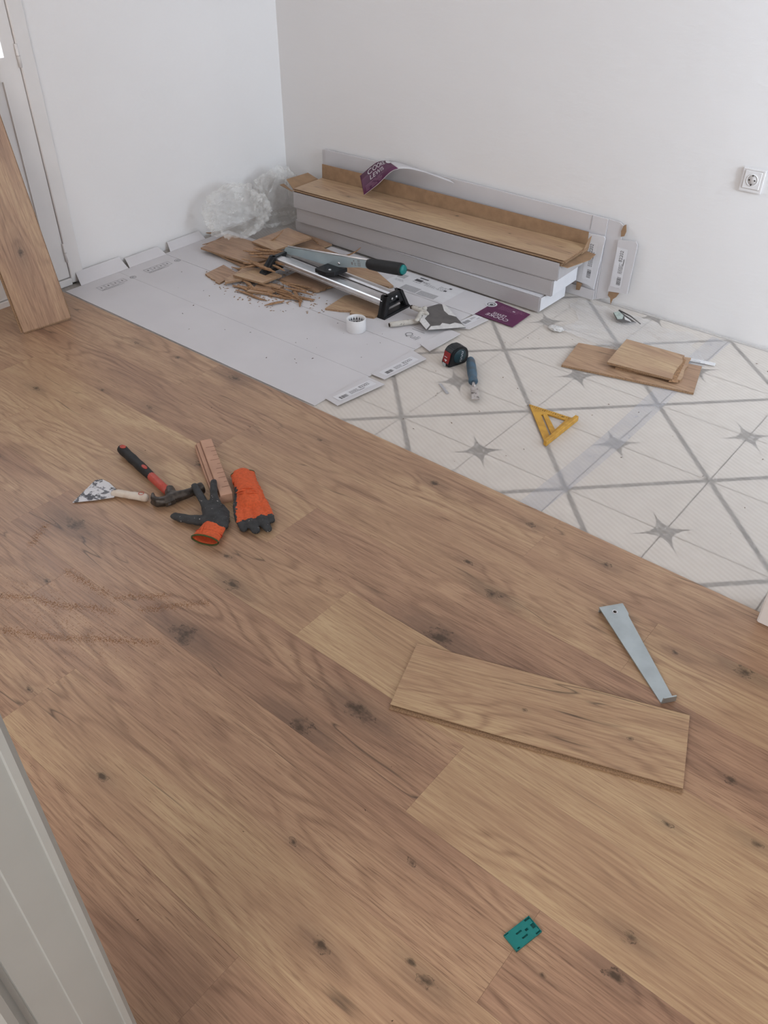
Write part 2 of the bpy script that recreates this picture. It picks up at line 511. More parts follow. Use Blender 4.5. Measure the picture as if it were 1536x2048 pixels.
def bm_prism(pts, z0, z1, holes=None):
    """outline in XY extruded between z0 and z1; z may be a function of (x, y)"""
    bm = bmesh.new()
    f0 = z0 if callable(z0) else (lambda x, y: z0)
    f1 = z1 if callable(z1) else (lambda x, y: z1)
    loops = [pts] + list(holes or [])
    if not holes:
        lo = [bm.verts.new((x, y, f0(x, y))) for x, y in pts]
        hi = [bm.verts.new((x, y, f1(x, y))) for x, y in pts]
        bm.faces.new(lo[::-1])
        bm.faces.new(hi)
        n = len(pts)
        for i in range(n):
            j = (i + 1) % n
            bm.faces.new((lo[i], lo[j], hi[j], hi[i]))
    else:
        for zf in (f0, f1):
            edges = []
            for lp in loops:
                vs = [bm.verts.new((x, y, zf(x, y))) for x, y in lp]
                for i in range(len(vs)):
                    edges.append(bm.edges.new((vs[i], vs[(i + 1) % len(vs)])))
            bmesh.ops.triangle_fill(bm, edges=edges, use_beauty=True)
        bm.verts.ensure_lookup_table()
        base = 0
        tot = sum(len(l) for l in loops)
        for lp in loops:
            n = len(lp)
            for i in range(n):
                j = (i + 1) % n
                bm.faces.new((bm.verts[base + i], bm.verts[base + j], bm.verts[base + tot + j], bm.verts[base + tot + i]))
            base += n
    bmesh.ops.recalc_face_normals(bm, faces=bm.faces)
    return bm


def prism(name, pts, z0, z1, mat, parent=None, bv=0.0, holes=None, rot=None, seg=1, smooth=False):
    bm = bm_prism(pts, z0, z1, holes)
    if bv:
        bevel(bm, bv, seg)
    if rot is not None:
        bmesh.ops.transform(bm, matrix=rot, verts=bm.verts)
    return finish(name, bm, mat, parent, smooth)


def frame(origin, xd, yd):
    """matrix with given x / y directions, z = x cross y"""
    x = Vector(xd).normalized()
    z = x.cross(Vector(yd)).normalized()
    y = z.cross(x)
    m = Matrix((x, y, z)).transposed().to_4x4()
    m.translation = Vector(origin)
    return m


def bm_tube(path, radii, seg=10, squash=1.0, cap=True, twist=0.0, upv=(0, 0, 1)):
    bm = bmesh.new()
    pts = [Vector(p) for p in path]
    rings = []
    for i, p in enumerate(pts):
        d = (pts[min(i + 1, len(pts) - 1)] - pts[max(i - 1, 0)]).normalized()
        u = Vector(upv)
        s = d.cross(u)
        if s.length < 1e-4:
            s = d.cross(Vector((0, 1, 0)))
        s.normalize()
        u = s.cross(d).normalized()
        r = radii[i] if isinstance(radii, (list, tuple)) else radii
        ring = []
        for k in range(seg):
            a = 2 * math.pi * k / seg + twist * i
            ring.append(bm.verts.new(p + s * (math.cos(a) * r) + u * (math.sin(a) * r * squash)))
        rings.append(ring)
    for a, b in zip(rings, rings[1:]):
        for k in range(seg):
            bm.faces.new((a[k], a[(k + 1) % seg], b[(k + 1) % seg], b[k]))
    if cap:
        bm.faces.new(rings[0][::-1])
        bm.faces.new(rings[-1])
    bmesh.ops.recalc_face_normals(bm, faces=bm.faces)
    return bm


def tube(name, path, radii, mat, parent=None, seg=10, squash=1.0, smooth=True, cap=True, upv=(0, 0, 1)):
    return finish(name, bm_tube(path, radii, seg, squash, cap, 0, upv), mat, parent, smooth)


def lathe(name, prof, mat, parent=None, seg=32, mtx=None, smooth=True):
    bm = bmesh.new()
    rings = []
    for r, z in prof:
        rings.append([bm.verts.new((r * math.cos(2 * math.pi * k / seg), r * math.sin(2 * math.pi * k / seg), z)) for k in range(seg)])
    for a, b in zip(rings, rings[1:]):
        for k in range(seg):
            bm.faces.new((a[k], a[(k + 1) % seg], b[(k + 1) % seg], b[k]))
    if prof[0][0] > 1e-5 and prof[0] != prof[-1]:
        bm.faces.new(rings[0][::-1])
        bm.faces.new(rings[-1])
    bmesh.ops.remove_doubles(bm, verts=bm.verts, dist=1e-6)
    bmesh.ops.recalc_face_normals(bm, faces=bm.faces)
    if mtx is not None:
        bmesh.ops.transform(bm, matrix=mtx, verts=bm.verts)
    return finish(name, bm, mat, parent, smooth)


def fused_mesh(chains, voxel, smooth_it=4, squash=1.0, zmin=None):
    """one continuous surface out of tapered limbs: list of chains of (x, y, z, r)"""
    bm = bmesh.new()
    for ch in chains:
        for a, b in zip(ch, ch[1:]):
            pa, pb = Vector(a[:3]), Vector(b[:3])
            L = (pb - pa).length
            n = max(2, int(L / (0.35 * max(min(a[3], b[3]), 0.004))))
            for i in range(n + 1):
                t = i / n
                r = a[3] + (b[3] - a[3]) * t
                m = Matrix.Translation(pa.lerp(pb, t)) @ Matrix.Diagonal((r, r, r * squash, 1))
                bmesh.ops.create_uvsphere(bm, u_segments=10, v_segments=7, radius=1, matrix=m)
    me = bpy.data.meshes.new('tmp')
    bm.to_mesh(me)
    bm.free()
    o = bpy.data.objects.new('tmp', me)
    COL.objects.link(o)
    md = o.modifiers.new('r', 'REMESH')
    md.mode = 'VOXEL'
    md.voxel_size = voxel
    sm = o.modifiers.new('s', 'SMOOTH')
    sm.iterations = smooth_it
    sm.factor = 0.5
    dg = bpy.context.evaluated_depsgraph_get()
    out = bpy.data.meshes.new_from_object(o.evaluated_get(dg))
    bpy.data.objects.remove(o)
    bpy.data.meshes.remove(me)
    if zmin is not None:
        for v in out.vertices:
            if v.co.z < zmin:
                v.co.z = zmin
    return out


def fused(name, chains, voxel, mat, parent=None, squash=1.0, smooth_it=4, zmin=None, wrinkle=0.0, wscale=60, keep=None):
    me = fused_mesh(chains, voxel, smooth_it, squash, zmin)
    bm = bmesh.new()
    bm.from_mesh(me)
    bpy.data.meshes.remove(me)
    if keep:
        kill = [f for f in bm.faces if not keep(f.calc_center_median())]
        bmesh.ops.delete(bm, geom=kill, context='FACES')
    if wrinkle:
        bm.normal_update()
        for v in bm.verts:
            n = noise.noise(v.co * wscale)
            v.co += v.normal * wrinkle * n
    return finish(name, bm, mat, parent, True)


def text(name, s, size, mat, parent, mtx, depth=0.0, align='LEFT', fn=None, sx=1.0):
    cu = bpy.data.curves.new('t', 'FONT')
    cu.body = s
    cu.size = size
    cu.align_x = align
    cu.extrude = depth
    o = bpy.data.objects.new('t', cu)
    COL.objects.link(o)
    dg = bpy.context.evaluated_depsgraph_get()
    me = bpy.data.meshes.new_from_object(o.evaluated_get(dg))
    bpy.data.objects.remove(o)
    bpy.data.curves.remove(cu)
    for v in me.vertices:
        v.co.x *= sx
        if fn:
            v.co = fn(v.co)
    if mtx is not None:
        me.transform(mtx)
    me.name = name
    me.materials.clear()
    me.materials.append(MAT[mat])
    return link(bpy.data.objects.new(name, me), parent)


def strips(name, rects, z, mat, parent, mtx=None):
    """flat printed marks: (x0, y0, x1, y1) rectangles joined as one print"""
    bm = bmesh.new()
    for x0, y0, x1, y1 in rects:
        bm.faces.new([bm.verts.new(v) for v in ((x0, y0, z), (x1, y0, z), (x1, y1, z), (x0, y1, z))])
    if mtx is not None:
        bmesh.ops.transform(bm, matrix=mtx, verts=bm.verts)
    o = finish(name, bm, mat, parent)
    if len(rects) > 1:
        o['kind'] = 'stuff'
    return o


def barcode(x0, y0, wd, ht, n=14, seed=3):
    rnd = random.Random(seed)
    out, x = [], x0
    step = wd / n
    for i in range(n):
        out.append((x, y0, x + step * rnd.uniform(0.25, 0.75), y0 + ht))
        x += step
    return out


def typed(x0, y0, wd, ht, lines, seed=1, gap=0.45):
    """illegible small type as broken strokes"""
    rnd = random.Random(seed)
    out = []
    lh = ht / lines
    for k in range(lines):
        x = x0
        end = x0 + wd * rnd.uniform(0.7, 1.0)
        while x < end:
            w_ = lh * rnd.uniform(0.5, 1.8)
            out.append((x, y0 + k * lh, min(x + w_, end), y0 + k * lh + lh * (1 - gap)))
            x += w_ + lh * 0.35
    return out


FZ = -0.007          # top of the foam underlay
KN = ('knot_a', 'knot_b', 'knot_c', 'knot_d')


def set_wood(o, tone, knots=()):
    o['tone'] = float(tone)
    for i, k in enumerate(KN):
        o[k] = [float(v) for v in (knots[i] if i < len(knots) else (9.0, 9.0, 0.0005))]
    return o


def bm_plank(L, W, t=0.008, bv=0.0002):
    """laid plank, top at z=0"""
    bm = bm_box((0, 0, -t / 2), (L, W, t))
    es = [e for e in bm.edges if all(v.co.z > -1e-6 for v in e.verts)]
    bmesh.ops.bevel(bm, geom=es, offset=bv, segments=1, affect='EDGES')
    for f in bm.faces:
        f.material_index = 0 if f.normal.z > 0.3 else 1
    return bm


def board_mesh(name, L, W, t=0.008, end_tongue=True):
    """loose plank with click profile: groove lip on the -y side, tongue on +y, base at z=0"""
    h = W / 2
    prof = [(-h, t), (-h, t * 0.76), (-h + 0.006, t * 0.74), (-h + 0.006, t * 0.40), (-h - 0.008, t * 0.36), (-h - 0.008, t * 0.05), (-h - 0.006, 0),
            (h - 0.003, 0), (h - 0.003, t * 0.25), (h + 0.004, t * 0.32), (h + 0.004, t * 0.58), (h, t * 0.62), (h, t)]
    bm = bmesh.new()
    a = [bm.verts.new((-L / 2, y, z)) for y, z in prof]
    b = [bm.verts.new((L / 2, y, z)) for y, z in prof]
    n = len(prof)
    for i in range(n):
        j = (i + 1) % n
        f = bm.faces.new((a[i], a[j], b[j], b[i]))
        f.material_index = 0 if i == n - 1 else 1
    for ring in (a[::-1], b):
        f = bm.faces.new(ring)
        f.material_index = 1
    if end_tongue:
        q = bmesh.ops.create_cube(bm, size=1)
        bmesh.ops.scale(bm, vec=(0.006, W * 0.98, t * 0.28), verts=q['verts'])
        bmesh.ops.translate(bm, vec=(L / 2 + 0.0028, 0, t * 0.26), verts=q['verts'])
        for v in q['verts']:
            for f in v.link_faces:
                f.material_index = 1
    bmesh.ops.recalc_face_normals(bm, faces=bm.faces)
    me = bpy.data.meshes.new(name)
    bm.to_mesh(me)
    bm.free()
    me.materials.append(MAT['oak'])
    me.materials.append(MAT['hdf'])
    return me


def board(name, L, W, mtx, tone, label, cat, knots=(), group=None, t=0.008, tongue=True):
    o = bpy.data.objects.new(name, board_mesh(name, L, W, t, tongue))
    o.matrix_world = mtx
    link(o)
    set_wood(o, tone, knots)
    return tag(o, label, cat, group)


def offcut_poly(name, pts, z, tone, label, cat, t=0.008, tilt=(0, 0), back=False, group=None, jag=()):
    """offcut with an arbitrary outline (world xy); edges show the fibreboard core; jag = indices of torn edges"""
    cx = sum(p[0] for p in pts) / len(pts)
    cy = sum(p[1] for p in pts) / len(pts)
    loc = []
    rnd = random.Random(int((cx * 1000 + cy * 333)) & 1023)
    n = len(pts)
    for i, p in enumerate(pts):
        loc.append((p[0] - cx, p[1] - cy))
        if i in jag:
            q = pts[(i + 1) % n]
            for k in range(1, 9):
                tt = k / 9
                dx, dy = q[0] - p[0], q[1] - p[1]
                ln = math.hypot(dx, dy)
                o_ = rnd.uniform(-0.004, 0.004)
                loc.append((p[0] - cx + dx * tt - dy / ln * o_, p[1] - cy + dy * tt + dx / ln * o_))
    zf = lambda x, y: x * tilt[0] + y * tilt[1]
    bm = bm_prism(loc, zf, lambda x, y: zf(x, y) + t)
    for f in bm.faces:
        f.material_index = 0 if f.normal.z > 0.5 else 1
    o = finish(name, bm, ['hdf_back' if back else 'oak', 'hdf'])
    o.location = (cx, cy, z)
    set_wood(o, tone)
    return tag(o, label, cat, group)


# ================================================================== ROOM SHELL
XL, YB, XR, YF, ZC = -3.158, 3.055, 1.80, -1.60, 2.5
YE = 1.6853                     # edge of the laid planks
PW = 0.192

# floor: screed slab with the old tiles and the laid planks as its pieces
floor = structure(box('floor', ((XL + XR) / 2, (YF + YB) / 2, -0.055), (XR - XL + 0.4, YB - YF + 0.4, 0.08), 'screed'))
FLOC = floor.location.copy()

# old tiles, 30 cm, recessed joints (only where the planks do not hide them)
tile_bm = bm_box((0, 0, -0.0025), (0.2975, 0.2975, 0.005))
tile_me = bpy.data.meshes.new('floor_tile')
tile_bm.to_mesh(tile_bm and tile_me)
tile_bm.free()
tile_me.materials.append(MAT['tile'])
for i in range(-1, 6):
    for j in range(-1, 4):
        x0, y0 = -1.44 + 0.302 * i, 1.834 + 0.302 * j
        cx, cy = x0 + 0.151, y0 + 0.151
        if cy < 1.6 or cy > 2.98 or cx > 0.3 or cx < -1.75:
            continue
        o = link(bpy.data.objects.new('floor_tile', tile_me), floor)
        o.location = (cx, cy, -0.0102)
        o.rotation_euler = (0, 0, 0 if (i + j) % 2 == 0 else R(90))

# laid planks: joints per row measured on site
joints = {0: [-2.14, -0.766], 1: [-3.13, -1.760, -0.392, 0.98], 2: [-2.695, -1.3155, 0.06], 3: [-2.40, -1.026, 0.35],
          4: [-1.912, -0.544, 0.83], 5: [-1.62, -0.2465, 1.13], 6: [-2.70, -1.33, 0.045], 7: [-1.965, -0.59, 0.79], 8: [-2.3, -0.93, 0.45],
          9: [-1.6, -0.2], 10: [-2.5, -1.1, 0.3], 11: [-1.8, -0.4], 12: [-2.2, -0.8, 0.6], 13: [-1.5, -0.1], 14: [-2.6, -1.2, 0.2], 15: [-1.9, -0.5], 16: [-2.3, -0.9, 0.5]}
knot_list = [(-1.263, 0.941, 0.021, 3), (-1.355, 1.006, 0.011, 3), (-1.222, 0.755, 0.032, 4), (-0.766, 0.849, 0.029, 4), (-0.836, 0.740, 0.027, 4), (-0.561, 0.801, 0.014, 4),
             (-0.750, 1.328, 0.021, 1), (-0.865, 1.386, 0.011, 1), (-0.764, 1.132, 0.034, 2), (-1.132, 1.602, 0.015, 0), (-2.502, 1.600, 0.014, 0), (-2.027, 1.648, 0.021, 0),
             (-1.051, 0.404, 0.012, 6), (-0.662, 0.544, 0.009, 5), (-0.469, 0.652, 0.010, 5), (-0.363, 0.516, 0.010, 6), (-0.325, 0.507, 0.015, 6), (-0.108, 0.783, 0.014, 4),
             (-0.097, 0.711, 0.016, 5), (-0.177, 1.477, 0.021, 1), (-0.091, 1.188, 0.013, 2), (-0.149, 1.019, 0.011, 3), (-0.003, 1.085, 0.013, 3), (-0.821, 1.621, 0.013, 0),
             (-0.586, 1.601, 0.014, 0), (-0.322, 1.433, 0.012, 1), (-0.499, 0.440, 0.014, 6), (-0.188, 0.636, 0.007, 5), (-2.492, 1.172, 0.015, 2), (-1.631, 0.654, 0.010, 5),
             (-1.766, 0.829, 0.030, 4), (-1.723, 1.230, 0.018, 2), (-1.541, 1.556, 0.010, 0), (-2.311, 1.310, 0.011, 1), (-1.251, 0.502, 0.007, 6), (-2.098, 1.341, 0.014, 1)]
tones = {(0, 1): -0.03, (0, 2): -0.02, (1, 1): 0.0, (1, 2): 0.15, (1, 3): -0.02, (2, 1): 0.10, (2, 2): -0.12, (3, 1): 0.06, (3, 2): 0.0, (3, 3): 0.16,
         (4, 1): 0.12, (4, 2): -0.13, (4, 3): -0.02, (5, 1): -0.05, (5, 2): 0.0, (5, 3): 0.17, (6, 1): -0.05, (6, 2): 0.10, (6, 3): -0.13,
         (7, 1): -0.08, (7, 2): 0.0, (7, 3): -0.02}
# tone keyed by index of the plank inside its row
rt = {0: [-0.02, 0.0, -0.02], 1: [-0.05, 0.02, 0.13, -0.03], 2: [-0.03, 0.10, -0.13, 0.0], 3: [0.02, 0.06, 0.0, 0.0], 4: [0.02, 0.03, -0.13, 0.02],
      5: [-0.03, -0.04, 0.02, 0.1], 6: [-0.02, -0.03, 0.07, -0.13], 7: [0.0, -0.06, -0.06, 0.0]}
rt[3] = [0.02, 0.06, 0.19, 0.0]
rt[4] = [-0.05, -0.09, 0.18, 0.0]
rt[5] = [-0.06, -0.07, -0.11, 0.1]
rt[6] = [0.0, -0.05, 0.08, -0.06]
rt[7] = [0.0, -0.07, -0.07, 0.0]
rt[2] = [-0.03, 0.09, -0.11, 0.0]
plank_no = 0
for row in range(17):
    y1 = YE - PW * row
    yc = y1 - PW / 2
    if yc < YF + 0.05:
        break
    xs = [XL + 0.012] + [j for j in joints[row] if XL + 0.05 < j < XR - 0.05] + [XR - 0.012]
    for k, (a, b) in enumerate(zip(xs, xs[1:])):
        bm = bm_plank(b - a - 0.0002, PW - 0.0002)
        o = finish('plank', bm, ['oak', 'hdf'], floor)
        xc = (a + b) / 2
        o.location = Vector((xc, yc, 0)) - FLOC
        kn = sorted([(kx - xc, ky - yc, kr * 0.9) for kx, ky, kr, r_ in knot_list if r_ == row and a < kx < b], key=lambda q: -q[2])[:4]
        rnd = random.Random(row * 17 + k)
        if len(kn) < 2:
            kn.append((rnd.uniform(-0.5, 0.5) * (b - a), rnd.uniform(-0.06, 0.06), rnd.uniform(0.006, 0.012)))
        tl = rt.get(row)
        tn = tl[k] if tl and k < len(tl) else rnd.uniform(-0.1, 0.1)
        set_wood(o, tn, kn)
for o in list(floor.children):
    if o.name.startswith('floor_tile'):
        o.location = o.location - FLOC

# walls
DY0, DY1, DZ = 0.92, 1.794, 2.08      # door opening in the left wall


def slab(bm, x0, x1, y0, y1, z0, z1):
    q = bmesh.ops.create_cube(bm, size=1)
    bmesh.ops.scale(bm, vec=(x1 - x0, y1 - y0, z1 - z0), verts=q['verts'])
    bmesh.ops.translate(bm, vec=((x0 + x1) / 2, (y0 + y1) / 2, (z0 + z1) / 2), verts=q['verts'])


def slabs(name, lst, mat, parent=None, bv=0.0):
    bm = bmesh.new()
    for s in lst:
        slab(bm, *s)
    if bv:
        bevel(bm, bv)
    return finish(name, bm, mat, parent)


ZF = -0.015
structure(slabs('wall_left', [(XL - 0.12, XL, DY1, YB, ZF, ZC), (XL - 0.12, XL, YF, DY0, ZF, ZC), (XL - 0.12, XL, DY0, DY1, DZ, ZC)], 'wall'))
structure(slabs('wall_back', [(XL - 0.12, XR + 0.12, YB, YB + 0.12, ZF, ZC)], 'wall'))
structure(slabs('wall_front', [(XL - 0.12, -1.10, YF - 0.12, YF, ZF, ZC), (0.80, XR + 0.12, YF - 0.12, YF, ZF, ZC), (-1.10, 0.80, YF - 0.12, YF, ZF, 0.9), (-1.10, 0.80, YF - 0.12, YF, 2.1, ZC)], 'wall'))
structure(slabs('wall_right', [(XR, XR + 0.12, 2.87, YB, ZF, ZC), (XR, XR + 0.12, 1.05, 1.85, ZF, ZC), (XR, XR + 0.12, YF, -0.85, ZF, ZC),
                               (XR, XR + 0.12, 1.85, 2.87, ZF, 0.78), (XR, XR + 0.12, 1.85, 2.87, 2.14, ZC),
                               (XR, XR + 0.12, -0.85, 1.05, ZF, 0.85), (XR, XR + 0.12, -0.85, 1.05, 2.05, ZC)], 'wall'))
structure(slabs('ceiling', [(XL - 0.12, XR + 0.12, YF - 0.12, YB + 0.12, ZC, ZC + 0.1)], 'wall'))


def window(name, lst_frame, pane):
    t = bpy.data.objects.new(name, None)
    link(t)
    structure(t)
    slabs('window_frame', lst_frame, 'paint_white', t)
    slabs('pane', [pane], 'skyglass', t)


window('window_1', [(XR + 0.02, XR + 0.07, 1.85, 1.91, 0.78, 2.14), (XR + 0.02, XR + 0.07, 2.81, 2.87, 0.78, 2.14), (XR + 0.02, XR + 0.07, 1.91, 2.81, 0.78, 0.84), (XR + 0.02, XR + 0.07, 1.91, 2.81, 2.08, 2.14)],
       (XR + 0.04, XR + 0.046, 1.91, 2.81, 0.84, 2.08))
window('window_2', [(XR + 0.02, XR + 0.07, -0.85, -0.79, 0.85, 2.05), (XR + 0.02, XR + 0.07, 0.99, 1.05, 0.85, 2.05), (XR + 0.02, XR + 0.07, -0.79, 0.99, 0.85, 0.91), (XR + 0.02, XR + 0.07, -0.79, 0.99, 1.99, 2.05)],
       (XR + 0.04, XR + 0.046, -0.79, 0.99, 0.91, 1.99))
window('window_3', [(-1.10, -1.04, YF - 0.07, YF - 0.02, 0.9, 2.1), (0.74, 0.80, YF - 0.07, YF - 0.02, 0.9, 2.1), (-1.04, 0.74, YF - 0.07, YF - 0.02, 0.9, 0.96), (-1.04, 0.74, YF - 0.07, YF - 0.02, 2.04, 2.1)],
       (-1.04, 0.74, YF - 0.05, YF - 0.044, 0.96, 2.04))

# end of a partition wall at the right edge
pt = structure(slabs('wall_partition', [(-0.216, XR, 1.645, 1.765, 0.0005, ZC)], 'wall', bv=0.004))

# near jamb with moulded casing at the lower left (we look past it)
AZ = R(165.1)
rd = Vector((math.cos(AZ), math.sin(AZ), 0))          # away from the eye
td = Vector((-math.sin(AZ), math.cos(AZ), 0))         # to the left in view
O = rd * 0.52
prof = [(0.000, 0.0), (-0.0035, 0.004), (-0.0035, 0.0105), (0.0015, 0.0125), (0.0015, 0.014), (-0.001, 0.050), (0.0012, 0.052), (0.0012, 0.0535), (-0.0008, 0.086), (0.003, 0.089), (0.003, 0.095), (-0.004, 0.100),
        (-0.006, 0.108), (-0.004, 0.116), (0.000, 0.125), (0.0, 0.30), (0.10, 0.30), (0.10, 0.006), (0.03, 0.0)]
pp = []
for a, b in prof:
    q = O + rd * (a * 1.6) + td * (b + 0.0)
    pp.append((q.x, q.y))
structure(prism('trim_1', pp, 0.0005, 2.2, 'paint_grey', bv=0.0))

# ------------------------------------------------------------------ the white door in the left wall
door = bpy.data.objects.new('door_1', None)
link(door)
structure(door)
slabs('door_frame', [(XL - 0.10, XL + 0.012, DY0 - 0.05, DY0 + 0.03, 0.0, DZ + 0.05), (XL - 0.10, XL + 0.012, DY1 - 0.032, DY1 + 0.028, 0.0, DZ + 0.05), (XL - 0.10, XL + 0.012, DY0 + 0.03, DY1 - 0.032, DZ - 0.03, DZ + 0.05)], 'paint_white', door, 0.003)
slabs('door_sill', [(XL - 0.10, XL + 0.012, DY0 + 0.03, DY1 - 0.032, -0.006, 0.022)], 'paint_white', door, 0.002)
LY0, LY1 = DY0 + 0.033, DY1 - 0.0345
LX0, LX1 = XL - 0.042, XL + 0.004
leaf = slabs('door_leaf', [(LX0, LX1, LY1 - 0.050, LY1, 0.026, 2.045), (LX0, LX1, LY0, LY0 + 0.085, 0.026, 2.045), (LX0, LX1, LY0 + 0.085, LY1 - 0.050, 0.026, 0.14),
                           (LX0, LX1, LY0 + 0.085, LY1 - 0.050, 0.775, 0.85), (LX0, LX1, LY0 + 0.085, LY1 - 0.050, 1.92, 2.045),
                           (LX0, LX1, LY1 - 0.076, LY1 - 0.050, 0.14, 0.775)], 'paint_white', door)
slabs('door_panel', [(LX0 + 0.012, LX1 - 0.009, LY0 + 0.08, LY1 - 0.046, 0.135, 0.78)], 'paint_white', door)
slabs('pane', [(LX1 - 0.010, LX1 - 0.005, LY0 + 0.08, LY1 - 0.046, 0.845, 1.925)], 'skyglass', door)
for hz in (0.13, 0.85, 1.75):
    hg = tube('hinge', [(XL + 0.010, LY1 + 0.0015, hz - 0.038), (XL + 0.010, LY1 + 0.0015, hz + 0.038)], 0.006, 'paint_white', door, 10, upv=(0, 1, 0))
    tube('hinge_knuckle', [(XL + 0.010, LY1 + 0.0015, hz - 0.0015), (XL + 0.010, LY1 + 0.0015, hz + 0.0015)], 0.0066, 'socket_well', door, 10, upv=(0, 1, 0))
slabs('door_handle', [(LX1, LX1 + 0.008, LY0 + 0.02, LY0 + 0.06, 0.95, 1.15), (LX1 + 0.008, LX1 + 0.045, LY0 + 0.033, LY0 + 0.047, 1.06, 1.074), (LX1 + 0.035, LX1 + 0.047, LY0 + 0.033, LY0 + 0.15, 1.058, 1.076)], 'zinc', door, 0.002)
# wall scuff board: low white baseboard left of the door edge
structure(slabs('baseboard_left', [(XL, XL + 0.01, YF, DY0 - 0.052, 0.0, 0.07)], 'paint_white'))

# ================================================================== UNDERLAY AND TAPE
ul = mesh('foam_underlay', [(-3.15, YE + 0.002, FZ), (0.25, YE + 0.002, FZ), (0.25, YB - 0.01, FZ), (-3.15, YB - 0.01, FZ)], [(0, 1, 2, 3)], 'foam')
bm = bmesh.new()
nx, ny = 120, 48
grid = []
for j in range(ny + 1):
    row = []
    for i in range(nx + 1):
        x = -3.155 + (XR - 0.02 + 3.155) * i / nx
        y = YE + 0.001 + (YB - 0.008 - YE) * j / ny
        dz = 0.0
        if y > YB - 0.05:
            dz = 0.004 * abs(noise.noise((x * 9, 0, 0)))
        row.append(bm.verts.new((x, y, FZ + dz)))
    grid.append(row)
for j in range(ny):
    for i in range(nx):
        bm.faces.new((grid[j][i], grid[j][i + 1], grid[j + 1][i + 1], grid[j + 1][i]))
bpy.data.objects.remove(ul)
ul = finish('foam_underlay', bm, 'foam', smooth=True)
tag(ul, 'thin white ribbed foam underlay spread over the old star tiles', 'underlay')

bm = bmesh.new()
pr = []
N = 24
for i in range(N + 1):
    t = i / N
    y = 1.69 + (3.02 - 1.69) * t
    cx = -0.868 + 0.012 * math.sin(t * 5) + 0.02 * t
    pr.append([bm.verts.new((cx - 0.036, y, FZ + 0.0006)), bm.verts.new((cx + 0.036, y, FZ + 0.0006))])
for a, b in zip(pr, pr[1:]):
    bm.faces.new((a[0], a[1], b[1], b[0]))
o = finish('joint_tape', bm, 'tape', smooth=True)
tag(o, 'translucent bluish tape strip over the joint in the underlay', 'tape')

# ================================================================== FLATTENED CARTONS ON THE FLOOR
ST = 0.0016


def sheet_piece(name, pts, z, mat, parent, t=ST, bv=0.0):
    return prism(name, pts, z + 0.0003, z + 0.0003 + t, mat, parent, bv)


def left_flap(parent, y0, y1, rise, xh=-3.108):
    # end flap folded up against the wall, slightly sprung
    m = frame((xh, y0, FZ + ST), (-(XL + 0.008 - xh) * -1 if False else (XL + 0.010 - xh), 0.0, rise), (0, 1, 0))
    L = math.hypot(XL + 0.010 - xh, rise)
    bm = bm_prism([(0, 0.0), (L, 0.010), (L, y1 - y0 - 0.012), (0, y1 - y0)], -ST, 0.0)
    bmesh.ops.transform(bm, matrix=m, verts=bm.verts)
    bmesh.ops.recalc_face_normals(bm, faces=bm.faces)
    return finish('end_flap', bm, 'sheet', parent)


def label_prints(parent, mtx, wd=0.165, ht=0.036, seed=1, code=True):
    """white sticker with bar code, small type and big code; local x along its length"""
    st = strips('sticker', [(0, 0, wd, ht)], 0.0004, 'label', parent, mtx)
    strips('bar_code', barcode(0.012, 0.006, 0.034, 0.017, 13, seed), 0.0007, 'ink', st, mtx)
    strips('small_print', typed(0.058, 0.008, 0.042, 0.019, 4, seed + 4), 0.0007, 'ink_soft', st, mtx)
    if code:
        text('big_code', '82202', 0.0200, 'ink', st, mtx @ Matrix.Translation((0.104, 0.016, 0.0007)), sx=0.9)
        strips('underline', [(0.092, 0.0075, 0.118, 0.0100)], 0.0007, 'ink', st, mtx)
    else:
        strips('big_code', typed(0.102, 0.010, 0.05, 0.018, 2, seed + 9, 0.3), 0.0007, 'ink', st, mtx)
    return st


# first sheet, along the laid planks
s1 = thing('flattened_carton', 'flattened white carton lying along the plank edge, two sticker flaps at its right end', 'cardboard', (0, 0, 0))
sheet_piece('panel', [(-3.108, 1.70), (-1.700, 1.70), (-1.700, 1.762), (-1.690, 1.962), (-3.108, 1.962)], FZ, 'sheet', s1)
sheet_piece('panel', [(-3.108, 1.963), (-1.688, 1.963), (-1.688, 2.222), (-3.108, 2.222)], FZ, 'sheet', s1)
left_flap(s1, 1.775, 2.015, 0.045)
left_flap(s1, 2.022, 2.222, 0.030)
z2 = FZ + ST
f1 = prism('end_flap', [(-1.700, 1.752), (-1.637, 1.742), (-1.606, 1.948), (-1.690, 1.952)], lambda x, y: FZ + 0.004 + (x + 1.7) * 0.02, lambda x, y: FZ + 0.0056 + (x + 1.7) * 0.02, 'sheet', s1)
mt = frame((-1.688, 1.770, FZ + 0.0063), (0.10, 0.99, 0), (-1, 0.1, 0))
mt = frame((-1.648, 1.768, FZ + 0.0072), (0.115, 1, 0.0), (-1, 0.115, -0.02))
label_prints(f1, mt, 0.165, 0.038, 2)
f2 = prism('end_flap', [(-1.690, 1.975), (-1.628, 1.972), (-1.606, 2.182), (-1.688, 2.205)], lambda x, y: FZ + 0.004 + (x + 1.7) * 0.03, lambda x, y: FZ + 0.0056 + (x + 1.7) * 0.03, 'sheet', s1)
label_prints(f2, frame((-1.638, 1.996, FZ + 0.0076), (0.09, 1, 0.0), (-1, 0.09, -0.03)), 0.165, 0.038, 5)


